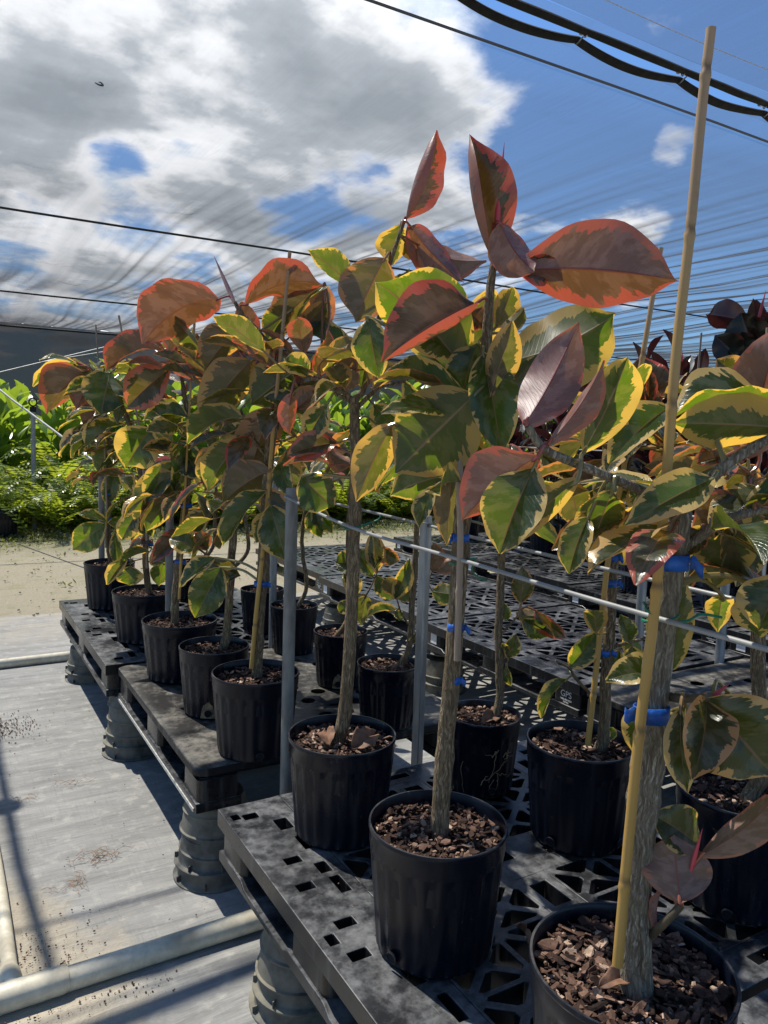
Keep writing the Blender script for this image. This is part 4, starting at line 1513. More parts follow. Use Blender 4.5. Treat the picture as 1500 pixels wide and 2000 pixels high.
# P5
T = Tree('rubber tree whose pot has a sand-stained drain hole, second on the smooth-topped pallet', (425, 1262), 'mid',
         [(443, 1235), (450, 1120), (456, 1020), (450, 900), (435, 800), (425, 720)], .0165, .007, 'bark2', 240, .35, at=(.975, 2.97), offs=(.03, .02))
L = T.leaf
T.branch([(455, 1100), (432, 1110), (405, 1085), (385, 1070)], .005, .004)
L(390, 1075, 330, 1052, 60, 30, .2, .2, .1)
L(400, 1085, 470, 1125, 60, 35, .5, .3, .1)
L(405, 1075, 380, 1040, 40, 25, .6, .3, .1)
L(445, 880, 400, 960, 76, 20, .1, .3, .1)
L(440, 900, 380, 905, 60, 150, .5, .3, .1)
L(430, 760, 360, 700, 70, 150, .6, .3, .1)
L(430, 780, 480, 850, 80, 150, .2, .3, .1)
T.hole(radians(-118), True)
T.fill(38, 1.9, 1.15, (.14, .20), .45, 51, .10, droop=8)
T.done()

# P6
T = Tree('rubber tree with three blue tapes in a wide pot, farthest on the smooth pallet', (352, 1200), 'wide',
         [(342, 1170), (355, 1050), (365, 950), (372, 850), (360, 770), (345, 690)], .0165, .006, 'bark2', 240, .3, at=(.975, 3.47), offs=(-.02, .0))
L = T.leaf
T.bud((343, 690), (350, 625), .006)
L(376, 1028, 294, 1100, 44, 25, 1.0, .3, .08, .1, .04, .0)
L(322, 682, 208, 724, 84, 50, 1.0, .4, .14, .2, 0, 0)
L(332, 720, 248, 796, 86, 20, .65, .2, .08, .1, -.02, -.03)
L(300, 670, 380, 640, 60, 60, .4, .3, .1, .1, .1, .1)
L(367, 815, 280, 822, 60, 60, .0, .3, .12, .1, -.04, -.05)
L(296, 836, 246, 912, 96, 12, .0, .2, .08, .1, -.1, -.1)
L(355, 850, 290, 800, 60, 60, .2, .3, .1, .1)
L(345, 900, 285, 985, 60, 25, .0, .3, .08, .1)
L(340, 925, 252, 1002, 74, 170, .1, .25, .08, .1, -.06, -.06)
L(352, 940, 285, 1040, 84, 165, .0, .25, .08, .1, -.03, -.03)
L(340, 960, 372, 860, 60, 20, .0, .3, .1)
L(405, 1000, 375, 1050, 60, 30, .3, .3, .1)
L(350, 860, 395, 935, 70, 15, .0, .3, .1)
L(360, 700, 385, 650, 50, 30, .9, .3, .1)
T.stake([(350, 1170), (356, 1050), (362, 950), (370, 800), (380, 627)], .0065, -.03)
T.tie((367, 912), 11, -.004, .009)
T.tie((364, 988), 12, -.004, .009)
T.tie((352, 1097), 11, -.004, .009)
T.fill(42, 2.0, 1.15, (.14, .20), .42, 61, .10, droop=8)
T.done()

# P7
T = Tree('rubber tree with a big pale shiny top leaf, wide pot on the far pallet', (278, 1142), 'wide',
         [(285, 1110), (283, 1000), (270, 890), (245, 810), (215, 765), (178, 720)], .016, .006, 'bark2', 200, .35, at=(.98, 4.17), offs=(.03, 0))
L = T.leaf
T.branch([(284, 1090), (262, 1095), (255, 1095)], .004, .003)
T.bud((178, 722), (134, 698), .0055)
L(214, 728, 196, 812, 92, 0, .0, .10, .06, 0, -.04, -.22, raw=True)
L(170, 722, 92, 810, 96, 148, .7, .2, .14, .1, .0, -.05)
L(165, 715, 64, 755, 50, 120, .0, .2, .14, .1, .05, .05)
L(185, 740, 150, 800, 60, 150, .9, .3, .1)
L(220, 800, 262, 750, 60, 20, .0, .2, .1)
L(245, 830, 165, 880, 66, 60, .2, .3, .14, .1)
L(292, 1078, 234, 1104, 44, 120, .0, .3, .1, .1, -.08, -.08)
L(254, 1106, 252, 1144, 56, 6, .0, .1, .05, 0, -.06, -.06)
L(248, 1090, 210, 1142, 36, 20, .2, .4, .1, .1, -.06, -.06)
L(298, 1060, 245, 1080, 36, 60, .9, .3, .1, 0, -.04, -.04)
L(270, 1000, 238, 1055, 46, 20, .0, .2, .1, 0)
L(272, 1000, 298, 1048, 46, 20, .0, .2, .1, 0)
L(320, 1100, 310, 1145, 44, 170, .0, .2, .1, 0, -.05, -.05)
L(300, 1075, 322, 1100, 44, 170, .0, .2, .1, 0, -.05, -.05)
L(285, 960, 275, 1030, 40, 20, .3, .2, .1)
T.stake([(287, 1110), (285, 1000), (275, 860), (258, 760), (232, 616)], .0062, -.03, 'cane_grey')
T.tie((290, 1063), 10, -.004, .009)
T.fill(42, 2.1, 1.1, (.14, .20), .25, 71, .10, droop=8)
T.done()

# P8
T = Tree('rubber tree in the last pot of the front row, next to the gravel', (205, 1093), 'big',
         [(212, 1060), (213, 980), (215, 900), (208, 830), (200, 780)], .0165, .008, 'bark2', 160, .5, at=(.96, 5.02), offs=(.02, 0))
L = T.leaf
L(206, 1024, 142, 1074, 58, 8, .0, .15, .08, 0, -.05, -.08)
L(208, 1018, 152, 1004, 26, 40, .0, .2, .1, .1, -.04, -.06)
L(212, 1020, 250, 1008, 40, 40, .0, .3, .1, .2, -.04, -.04)
L(225, 1040, 238, 1110, 30, 20, .0, .3, .1)
L(190, 840, 118, 892, 50, 60, .3, .3, .15, .1)
L(205, 850, 140, 895, 50, 55, .1, .3, .15, .1, .05, .05)
L(215, 870, 155, 890, 46, 60, .0, .3, .15, .1, .08, .08)
L(260, 820, 170, 892, 54, 60, .0, .3, .14, .1, -.08, -.08)
L(230, 870, 190, 925, 50, 40, .1, .3, .12, .1)
L(250, 880, 205, 930, 44, 40, .0, .3, .12, .1)
L(200, 760, 172, 850, 50, 160, .9, .3, .1)
L(230, 920, 210, 985, 40, 20, .0, .2, .1)
T.stake([(207, 1070), (208, 980), (204, 860), (196, 760), (187, 634)], .0062, -.03, 'cane_grey')
T.tie((211, 964), 10, -.004, .009)
T.tie((209, 1014), 9, -.004, .008)
T.fill(46, 2.0, 1.2, (.13, .20), .35, 81, .12, droop=8)
T.done()

# ---- second line of pots on the same pallets
G2 = 'rubber trees in pots in the second line'
T = Tree('rubber tree in the dusty pot cut by the right edge of the picture', (1490, 1560), 'big',
         [(1490, 1500), (1482, 1350), (1478, 1200), (1470, 1050), (1462, 930)], .018, .010, 'bark2', 320, .45, at=(1.74, 1.13), group=G2)
T.fill(26, 1.9, 1.35, (.14, .2), .5, 101, .06)
T.leaf(1440, 880, 1378, 960, 90, 30, .0, .3, .1)
T.leaf(1480, 830, 1420, 760, 80, 150, .9, .3, .1)
T.hole(radians(-150))
T.done()
T = Tree('dark-barked rubber tree with its own cane, pot just left of the thick trunk', (1152, 1450), 'big',
         [(1178, 1440), (1184, 1330), (1192, 1200), (1198, 1080), (1205, 960), (1225, 850)], .0165, .010, 'bark2', 320, .5, at=(1.60, 1.545), offs=(.03, -.02), group=G2)
L = T.leaf
T.branch([(1150, 1352), (1122, 1322), (1112, 1305), (1085, 1290)], .005, .003, [0, -.03, -.04, -.05], mat=M['twig'])
T.branch([(1195, 1265), (1225, 1255), (1258, 1248)], .006, .004)
T.branch([(1205, 960), (1240, 880), (1270, 800)], .007, .005)
L(1112, 1303, 1168, 1232, 56, 10, .0, .35, .1, .1)
L(1108, 1326, 1058, 1402, 40, 40, .0, .45, .14, .2)
L(1165, 1238, 1158, 1192, 52, 170, .15, .25, .1, .1, -.05, -.05)
L(1230, 1255, 1212, 1200, 40, 20, .1, .3, .1)
L(1235, 1262, 1255, 1330, 70, 15, .15, .2, .08)
L(1210, 1270, 1200, 1320, 40, 20, .1, .3, .1)
L(1225, 1240, 1258, 1290, 40, 160, .0, .3, .1)
L(1190, 1445, 1195, 1420, 22, 160, .0, .3, .1, 0, .02, .02)
L(1275, 792, 1252, 694, 84, 0, 1.0, .12, .04, 0, -.02, .0)
L(1266, 792, 1268, 724, 40, 10, 1.0, 1.0, .06, .2, -.05, -.05)
L(1290, 800, 1240, 770, 40, 40, 1.0, .4, .1, .2, -.03, -.03)
L(1265, 800, 1190, 790, 84, 60, .85, .3, .12, .1)
L(1240, 850, 1150, 880, 90, 50, .5, .3, .12, .1, .03, .03)
L(1262, 840, 1180, 905, 80, 30, .3, .3, .12)
L(1290, 860, 1360, 945, 90, 160, .9, .3, .1, .1)
L(1300, 880, 1400, 900, 80, 50, .7, .3, .1, .1)
L(1250, 930, 1270, 1010, 70, 20, .0, .3, .1)
L(1225, 960, 1160, 1010, 70, 30, .0, .3, .1)
L(1200, 1045, 1240, 1100, 60, 15, .0, .3, .1)
L(1205, 1030, 1165, 1085, 55, 20, .0, .3, .1)
L(1210, 930, 1170, 960, 70, 30, .2, .3, .1, 0, .05, .05)
T.stake([(1148, 1455), (1163, 1320), (1180, 1160), (1190, 1080), (1212, 950), (1238, 800), (1262, 655), (1291, 484)], .0085, -.03)
T.tie((1196, 1090), 12, -.006, .010, (1, .01, 0))
T.tie((1192, 1139), 13, -.006, .010, (1, .014, 0))
T.tie((1180, 1275), 13, -.006, .009, (1, .014, -.004))
T.hole(radians(-165)); T.hole(radians(-75))
T.fill(30, 1.95, 1.4, (.14, .2), .35, 111, .07)
T.done()
T = Tree('rubber tree whose pot has dry roots crawling over its outside', (970, 1384), 'small',
         [(975, 1370), (974, 1250), (978, 1120), (985, 1000), (998, 900)], .0135, .009, 'bark2', 260, .5, at=(1.545, 1.93), group=G2, offs=(.01, -.01))
L = T.leaf
T.branch([(980, 1238), (1000, 1216), (1012, 1202)], .0045, .003)
T.branch([(978, 1320), (988, 1300), (995, 1280)], .003, .002)
L(1018, 1178, 1020, 1106, 48, 8, .5, .2, .06, 0)
L(1010, 1200, 1058, 1202, 44, 165, .3, .2, .1)
L(1020, 1210, 1078, 1240, 46, 25, .1, .2, .1)
L(1045, 1192, 1104, 1244, 44, 30, .7, .3, .1)
L(982, 1176, 992, 1212, 24, 10, .0, .2, .1)
L(992, 1285, 1008, 1238, 36, 10, .2, .3, .1)
L(990, 1302, 998, 1340, 24, 30, .2, .3, .1)
L(985, 1285, 985, 1258, 20, 170, .2, .3, .1)
T.fill(22, 1.9, 1.45, (.14, .19), .3, 121, .07)
b = MB()
rr = random.Random(5)
def on_pot(T, a, z):
    rb = T.r*.83+(T.r*.955-T.r*.83)*(z/(T.h*.8))
    return T.p+Vector((cos(a)*rb*1.02, sin(a)*rb*1.02, z))
for a0, z0, a1, z1 in ((-105, .17, -112, .06), (-128, .05, -88, .125), (-100, .16, -122, .15), (-104, .09, -72, .075), (-82, .16, -90, .11), (-108, .075, -112, .02), (-90, .155, -78, .15), (-126, .06, -118, .085), (-86, .135, -70, .14), (-98, .08, -97, .04), (-160, .12, -158, .02)):
    pts = [on_pot(T, radians(a0+(a1-a0)*k/7+rr.gauss(0, 1.6)), z0+(z1-z0)*k/7+rr.gauss(0, .004)) for k in range(8)]
    b.tube(catmull(pts, 3), lerp_list([.0016, .0006], 22), 5)
b.build('root', M['root'], T.root)
T.hole(radians(-108))
T.done()
T = Tree('rubber tree with bright orange low leaves, pot behind the square post', (787, 1288), 'small',
         [(797, 1270), (805, 1180), (812, 1080), (816, 980), (828, 880)], .0125, .008, 'bark2', 220, .7, at=(1.545, 2.54), group=G2, offs=(.02, .01))
L = T.leaf
T.branch([(802, 1225), (785, 1200), (775, 1170)], .004, .003)
T.branch([(835, 1140), (843, 1120), (846, 1110)], .003, .003)
L(774, 1165, 756, 1128, 44, 168, .5, .15, .06)
L(778, 1170, 806, 1148, 34, 150, .0, .3, .1)
L(770, 1170, 800, 1090, 44, 15, .1, .3, .1)
L(774, 1192, 715, 1204, 34, 130, .1, .3, .14, .1)
L(782, 1210, 770, 1196, 28, 40, .0, .3, .1)
L(845, 1118, 846, 1062, 50, 170, .7, .2, .08)
L(850, 1115, 885, 1090, 40, 150, .6, .3, .1)
L(845, 1155, 890, 1160, 50, 165, .0, .2, .1)
L(800, 1255, 815, 1235, 24, 30, .5, .3, .1)
T.fill(20, 1.9, 1.45, (.13, .18), .15, 131, .07)
T.done()
T = Tree('rubber tree with a low dark leafy shoot, pot behind the crooked stem', (697, 1223), 'small',
         [(682, 1200), (680, 1100), (682, 1000), (690, 900)], .0125, .008, 'bark2', 200, .3, at=(1.60, 3.06), group=G2, offs=(-.03, .02))
L = T.leaf
T.branch([(705, 1180), (725, 1145), (738, 1115)], .004, .003)
L(735, 1118, 728, 1036, 46, 8, .4, .2, .06)
L(728, 1125, 690, 1070, 50, 15, .1, .3, .1)
L(735, 1125, 770, 1170, 40, 20, .1, .3, .1)
L(700, 1160, 670, 1120, 44, 10, .0, .3, .1)
L(715, 1165, 705, 1222, 42, 170, .3, .2, .08)
L(688, 1180, 662, 1196, 34, 30, .0, .3, .1)
L(740, 1070, 780, 1095, 44, 25, .6, .3, .1)
L(690, 1100, 655, 1100, 50, 20, .1, .3, .1)
T.fill(18, 1.85, 1.45, (.13, .18), .3, 141, .07)
T.hole(radians(-120), True)
T.done()
T = Tree('rubber tree with a thin bent stem in the pot right of the round post', (600, 1172), 'small',
         [(598, 1150), (592, 1090), (590, 1040), (600, 985), (618, 950), (625, 880)], .0105, .007, 'bark2', 180, .3, at=(1.62, 3.63), group=G2, offs=(-.01, 0))
T.leaf(610, 990, 628, 1050, 46, 20, .0, .3, .1)
T.leaf(615, 985, 650, 1040, 46, 20, .0, .3, .1)
T.fill(18, 1.9, 1.4, (.13, .18), .25, 151, .07)
T.done()
for lab, rim, at_, st, sd_ in (('rubber tree in the half-hidden pot left of the round post', (528, 1150), (1.62, 4.08), [(524, 1130), (520, 1050), (518, 950), (515, 880)], 161),
                               ('rubber tree in a pot at the back left of the second line', (485, 1098), (1.55, 4.70), [(482, 1080), (478, 1000), (475, 900)], 171),
                               ('rubber tree farthest back in the second line, beside the gravel', (405, 1080), (1.50, 5.10), [(415, 1070), (420, 1000), (425, 900)], 181)):
    T = Tree(lab, rim, 'small', st, .0125, .008, 'bark2', 140, .4, at=at_, group=G2)
    T.fill(22, 1.85, 1.05 if sd_ == 181 else 1.25, (.12, .17), .2, sd_, .06)
    T.done()

# ---- things lying in and by the pots
def dead_leaf(c, ax, n, ln, wd, seed, label):
    b = MB()
    ax = Vector(ax).normalized()
    leaf_geo(b, Vector(c)-ax*ln/2, Vector(c)+ax*ln/2, n, wd, .45, .12, .25, .30, seed, 0, nu=8, nv=14)
    o = b.build('dead_leaf', M['dead'], None, origin=c, solid=.0012)
    tag(o, label, 'leaf')
p3 = P3.p+Vector((0, 0, P3.h*.86+.022))
dead_leaf(p3+Vector((.030, -.070, .012)), (.8, .35, .1), (.1, -.5, .9), .105, .034, 1, 'folded brown dead leaf on the bark near the third pot rim')
dead_leaf(p3+Vector((-.045, .0, .010)), (.3, 1, .2), (-.4, -.4, .9), .07, .026, 2, 'curled brown dead leaf against the foot of the crooked trunk')
dead_leaf(Vector((1.55, 1.90, ZT+.235)), (.9, .2, .1), (.0, -.5, .9), .08, .024, 3, 'reddish dead leaf lying on the bark of the root-covered pot')
q = at_z(1020, 1835, ZT+.01)
dead_leaf(q+Vector((0, 0, .012)), (.1, .5, .05), (.6, -.3, .7), .055, .018, 4, 'crumpled grey-brown leaf on the pallet beside the biggest pot')
p1 = P1.p+Vector((0, 0, P1.h*.86+.02))
dead_leaf(p1+Vector((-.045, -.015, .010)), (.9, -.2, .1), (.0, -.4, .9), .075, .017, 5, 'pale dry leaf on the bark in front of the bamboo cane')

# ------------------------------------------------------------------ posts and rails
def post(x, y, top, r, mat, label, square=False, lean=(0, 0), ring=False, z0=0.0):
    b = MB()
    pts = [Vector((x+lean[0]*s, y+lean[1]*s, z0+(top-z0)*s)) for s in (0, .3, .6, .9, .995, 1.0)]
    if square:
        for s0, s1 in ((0, 1),):
            R = Matrix.Rotation(.35, 3, 'Z')
            b.box((x, y, (z0+top)/2), (r*1.8, r*1.8, top-z0), R=R)
        o = b.build('post', M[mat], None, origin=(x, y, z0), bevel=.004)
    else:
        b.tube(pts, [r, r, r, r, r, r*.9], 18)
        o = b.build('post', M[mat], None, origin=(x, y, z0))
    tag(o, label, 'post', 'metal posts between the pallets')
    return o
post(1.010, 2.30, 1.44, .0205, 'dull_steel', 'round grey post in the foreground gap, left of the crooked trunk')
p2 = post(1.545, 2.31, 1.335, .0185, 'galv', 'grey square post with a wire loop on top, standing behind the third pot', True)
b = MB()
b.tube([Vector((1.545+.024*cos(2*pi*k/20), 2.31+.024*sin(2*pi*k/20), 1.307+.003*sin(2*pi*k/10))) for k in range(21)], .003, 6)
b.build('wire_loop', M['conduit'], p2)
post(1.0, 3.752, 1.42, .019, 'dull_steel', 'grey post behind the wide pot of the far pallet')
post(1.55, 3.752, 1.40, .019, 'galv', 'bluish galvanised post behind the second line of pots')
post(.985, 5.42, 1.42, .020, 'dull_steel', 'grey post at the end of the front row behind the last pot')
post(3.61, 2.53, 1.42, .024, 'galv', 'bright galvanised post at the right beside the lattice pallet')
post(3.87, 2.50, 1.42, .022, 'galv', 'galvanised post half hidden by leaves at the right edge')
post(2.97, 2.53, 1.36, .022, 'galv', 'galvanised post hidden behind the thick pale trunk')
post(2.97, 5.51, 1.36, .022, 'galv', 'thin far post at the back of the second row')

def rail(pts, r, label, mat='conduit'):
    b = MB()
    b.tube(catmull([Vector(p) for p in pts], 8), r, 10)
    o = b.build('rail', M[mat], None, origin=pts[0])
    tag(o, label, 'rail', 'thin white rails along the rows')
rail([(.985, 2.30, 1.412), (.965, 1.80, 1.372), (.965, 1.3, 1.362), (.965, .8, 1.352), (.965, -.3, 1.345)], .0043, 'thick white rail tied to the front row of trunks with green wire')
rail([(1.55, 5.40, 1.31), (1.55, 3.75, 1.315), (1.548, 2.335, 1.300), (1.55, 2.05, 1.292), (1.55, 1.55, 1.285), (1.55, 1.0, 1.279), (1.55, .2, 1.275)], .0056, 'thin white rail held by the grey square post')
rail([(2.97, 7.0, 1.30), (2.97, 5.5, 1.31), (2.97, 4.0, 1.29), (2.97, 2.53, 1.30), (2.97, 1.0, 1.29)], .006, 'faint white rail over the empty second row')
rail([(4.95, 7.4, 1.55), (4.95, 5.0, 1.55), (4.95, 2.0, 1.55)], .006, 'white rail among the dark plants of the third row')

# ------------------------------------------------------------------ irrigation pipes on the ground
pp = thing('irrigation_pipe', 'cream irrigation pipe with a tee, running across the cloth to the nearest pallet', 'pipe', (.14, 2.235, 0))
b = MB(); yy = 2.205
b.tube(catmull([(-1.6, yy-.02, .040), (-.6, yy-.01, .040), (.14, yy, .040), (.6, yy+.005, .041), (1.2, yy, .05)], 8), .034, 26)
b.build('pipe', M['pvc'], pp)
b = MB()
b.tube(catmull([(.163, yy+.085, .046), (.168, 2.8, .044), (.160, 3.5, .042), (.130, 4.4, .040), (.05, 5.45, .040)], 10), .0215, 22)
b.build('pipe', M['pvc'], pp)
b = MB()
b.tube([(.02, yy-.002, .044), (.035, yy-.002, .044), (.29, yy+.001, .044), (.305, yy+.001, .044)], [.035, .039, .039, .035], 26)
b.tube([(.160, yy, .044), (.160, yy+.095, .044), (.161, yy+.118, .045)], [.036, .031, .024], 22)
b.build('tee_fitting', M['pvc'], pp)
b = MB()
b.tube(catmull([(-2.2, 5.50, .036), (-.5, 5.50, .038), (.3, 5.51, .038), (.9, 5.53, .036), (1.6, 5.55, .034)], 8), .033, 20)
tag(b.build('irrigation_pipe', M['pvc'], None, origin=(.3, 5.51, 0)), 'cream pipe lying across the cloth just beyond the far pallet', 'pipe')

# litter on the cloth
b = MB(); rr = random.Random(3)
def crumb(x, y, s, tone):
    R = Matrix.Rotation(rr.uniform(0, 6.3), 3, 'Z') @ Matrix.Rotation(rr.gauss(0, .3), 3, 'X')
    n_ = 5
    ring = [(cos(2*pi*k/n_)*s*rr.uniform(.6, 1), sin(2*pi*k/n_)*s*rr.uniform(.35, .7)) for k in range(n_)]
    pc = Vector((x, y, .016+s*.2))
    lo = [pc+R @ Vector((a, c, -s*.3)) for a, c in ring]; hi = [pc+R @ Vector((a*.8, c*.8, s*.3)) for a, c in ring]
    b.add(lo+hi, [tuple(n_+k for k in range(n_))]+[(k, (k+1) % n_, n_+(k+1) % n_, n_+k) for k in range(n_)], c=[(tone, 0, 0)]*(2*n_))
for k in range(170):
    x, y = rr.uniform(-.2, .95), rr.uniform(1.6, 5.4)
    crumb(x, y, rr.choice([.0015, .002, .002, .003, .004]), rr.uniform(.2, .7))
for k in range(200):
    crumb(rr.gauss(.26, .09), 2.30+abs(rr.gauss(0, .16)), rr.choice([.0015, .002, .003, .005]), rr.uniform(.25, .95))
for k in range(120):
    crumb(rr.uniform(.1, .6), 2.14-abs(rr.gauss(0, .05)), rr.choice([.0015, .002, .003, .005]), rr.uniform(.25, .9))
for k in range(260):
    x_, y_ = rr.choice([(rr.uniform(.74, 1.9), rr.uniform(.95, 2.1)), (rr.uniform(.78, .95), rr.uniform(2.5, 3.7)), (rr.uniform(.74, .95), rr.uniform(3.8, 5.2)), (rr.uniform(2.7, 3.7), rr.uniform(1.3, 5.4))])
    nb_ = len(b.v); crumb(x_, y_, rr.choice([.0015, .002, .003, .004]), rr.uniform(.1, .95))
    for q_ in range(nb_, len(b.v)):
        b.v[q_].z += ZT-.0165
tag(b.build('litter', M['chips'], None, smooth=False), 'crumbs of soil and bark scattered on the grey cloth', 'debris', kind='stuff')
b = MB()
for k in range(900):
    a = rr.gauss(0, 1); c = rr.gauss(0, 1)
    crumb(.24+.11*a, 4.38+.10*c, rr.choice([.002, .003, .004, .006]), rr.uniform(.42, .74))
tag(b.build('spilled_bark', M['chips'], None, smooth=False), 'small heap of red-brown bark spilled on the cloth at the left edge', 'debris', kind='stuff')
b = MB()
for cx, cy, n_ in ((.49, 2.86, 26), (.40, 2.72, 18), (.56, 2.86, 16), (.52, 3.55, 14), (.30, 3.46, 12)):
    for k in range(n_):
        x, y = cx+rr.gauss(0, .035), cy+rr.gauss(0, .025)
        a = rr.uniform(0, 3.1); l_ = rr.uniform(.01, .03)
        b.tube([(x, y, .02), (x+cos(a)*l_, y+sin(a)*l_, .022+rr.uniform(0, .006)), (x+cos(a+.4)*l_*1.8, y+sin(a+.4)*l_*1.8, .019)], .0008, 4)
tag(b.build('dry_needles', M['needles'], None), 'rusty dry plant bits lying on the middle of the grey cloth', 'debris', kind='stuff')

# ------------------------------------------------------------------ shade net, cables
ZN = 4.6
HEM_A, HEM_B, CABY = 4.27, 4.59, 4.43
rn = random.Random(11)
def pleat(x):
    return 1.1*noise.noise(Vector((x*2.3, 0, 0)))+.65*noise.noise(Vector((x*5.6, 4, 0)))+.22*noise.noise(Vector((x*11, 9, 0)))
def net_z(x, y):
    # drawn into pleats towards the far end, where the panel is gathered on its cable
    a = .075*min(1.0, max(0.0, (y+.55*x-9.3)/6.5))**1.2+.0035
    lat = noise.noise(Vector((x*.5, y*.35, 2)))
    a *= 1+.7*lat
    near_c = min(abs(y-c) for c in (11.75, 19.1, 26.0))
    sag = -.10*min(1.0, near_c/2.5)+.02*lat
    xx = x+.35*noise.noise(Vector((y*.22, x*.3, 4)))
    return ZN+sag+a*pleat(xx)
b = MB()
ys = [HEM_B]+[HEM_B+(26.0-HEM_B)*(k/42)**1.15 for k in range(1, 43)]
X0, X1, NXN = -14.0, 62.0, 1500
xs = [X0+(X1-X0)*(k/NXN) for k in range(NXN+1)]
for y in ys:
    for x in xs:
        z = net_z(x, y)
        if y == HEM_B:
            z = ZN-.045+.01*sin(x*5.1)
        b.v.append(Vector((x, y, z))); b.uv.append((0, 0)); b.c.append((0, 0, 0))
for j in range(len(ys)-1):
    for i in range(NXN):
        a = j*(NXN+1)+i
        b.f.append((a, a+1, a+NXN+2, a+NXN+1)); b.mi.append(0)
net = b.build('shade_net', M['net'], None, origin=(0, HEM_B, ZN))
tag(net, 'translucent black shade net stretched overhead, pleated towards the far end', 'shade net')
b = MB()
for j in range(13):
    y = -7+(HEM_A+7)*j/12
    for i in range(121):
        x = -14+76*i/120
        b.v.append(Vector((x, y, ZN+.03*noise.noise(Vector((x*.5, y*.5, 0)))))); b.uv.append((0, 0)); b.c.append((0, 0, 0))
for j in range(12):
    for i in range(120):
        a = j*121+i
        b.f.append((a, a+1, a+122, a+121)); b.mi.append(0)
net0 = b.build('shade_net', M['net'], None, origin=(0, HEM_A, ZN))
tag(net0, 'smooth shade net panel overhead beyond the hooked seam at the top right corner', 'shade net')
# hems scalloped between the hooks, hooked to the cable that runs between them
hookx_b = [-6+1.13*k for k in range(22)]
hookx_a = [-6.45+1.06*k for k in range(22)]
def hem(par, hx, yh, name):
    b = MB()
    n = 700
    pts, rd = [], []
    for k in range(n+1):
        x = -7+23*k/n
        j = max(0, min(len(hx)-2, int((x-hx[0])/(hx[1]-hx[0]))))
        s = (x-hx[j])/(hx[1]-hx[0])
        sc = 4*max(0, min(1, s))*(1-max(0, min(1, s)))
        sg = 1 if yh > CABY else -1
        y = CABY+sg*(.060+.045*sc)
        z = ZN-.03-.03*sc+.004*noise.noise(Vector((x*3, yh, 0)))
        pts.append(Vector((x, y, z))); rd.append(.036+.010*sc*(.7+.3*noise.noise(Vector((x*2, yh, 5)))))
    b.tube(pts, rd, 8, flat=.55)
    b.build('hem', M['hem'], par)
    # strip of netting between hem and panel edge
    b = MB()
    for k, p_ in enumerate(pts):
        b.v += [p_, Vector((p_.x, yh, ZN-.045+.01*sin(p_.x*5.1) if yh > CABY else ZN))]
        b.uv += [(0, 0)]*2; b.c += [(0, 0, 0)]*2
    for k in range(n):
        b.f.append((2*k, 2*k+1, 2*k+3, 2*k+2)); b.mi.append(0)
    b.build('edge_strip', M['net'], par)
    for x in hx:
        if not (2.0 < x < 12):
            continue
        b = MB()
        sg = 1 if yh > CABY else -1
        b.tube(catmull([(x, CABY-sg*.012, ZN+.005), (x+.01, CABY-sg*.016, ZN-.012), (x+.02, CABY+sg*.002, ZN-.02), (x+.012, CABY+sg*.02, ZN-.035), (x, CABY+sg*.05, ZN-.062), (x+.012, CABY+sg*.062, ZN-.045)], 4), .0065, 6)
        b.build('hook', M['steel_hook'], par)
hem(net, hookx_b, HEM_B, 'b')
hem(net0, hookx_a, HEM_A, 'a')
b = MB()
b.tube([(x, CABY-.42+.02*sin(x*1.7), ZN-.02) for x in [-7+.4*k for k in range(58)]], .003, 6)
b.build('thread', M['cream_thread'], net0)
def cable(y, z, r, label, x0=-14, x1=62):
    b = MB()
    b.tube([(x0+(x1-x0)*k/60, y-.016*(x0+(x1-x0)*k/60)*(1 if y > 5 else .2), z+.012*sin(k*.9)) for k in range(61)], r, 8)
    o = b.build('support_cable', M['black_cable'], None, origin=(0, y, z))
    tag(o, label, 'cable', 'cables carrying the shade net')
cable(CABY, ZN-.01, .009, 'thin black cable threaded between the two hooked net hems at the top right')
cable(4.86, ZN-.05, .0105, 'taut black cable crossing the blue sky below the hooked seam')
cable(11.98, ZN-.07, .017, 'dark green cable crossing the clouds from the left edge')
cable(19.35, ZN-.07, .02, 'far dark cable low over the pleated net at the left')
cable(26.0, ZN-.08, .03, 'farthest cable where the net meets the dark hanging curtain')
# curtain at the far side
b = MB()
nx_, nz_ = 420, 10
for j in range(nz_+1):
    z = ZN+.02-(ZN+.02)*j/nz_
    for i in range(nx_+1):
        x = -20+85*i/nx_
        y = 26.05+.16*noise.noise(Vector((x*.35, z*2.2, 0)))+.10*noise.noise(Vector((x*.25, z*7, 3)))+.25*sin(pi*j/nz_)
        b.v.append(Vector((x, y, max(.02, z)))); b.uv.append((0, 0)); b.c.append((0, 0, 0))
for j in range(nz_):
    for i in range(nx_):
        a = j*(nx_+1)+i
        b.f.append((a, a+1, a+nx_+2, a+nx_+1)); b.mi.append(0)
tag(b.build('net_curtain', M['curtain'], None, origin=(0, 26, 0)), 'dark shade-net curtain hanging at the far side behind the green plants', 'shade net')
# bit of debris lying on the net
q = at_z(194, 148, ZN+.0)
b = MB()
b.tube(catmull([q+Vector((-.034, .014, -.06)), q+Vector((.0, .024, -.065)), q+Vector((.03, .0, -.07)), q+Vector((.007, -.03, -.065)), q+Vector((-.01, -.02, -.062))], 5), lerp_list([.004, .009, .007, .003], 21), 7)
tag(b.build('twig', M['hem'], None, origin=q), 'tiny dark curled twig caught on the net in front of the big cloud', 'twig')
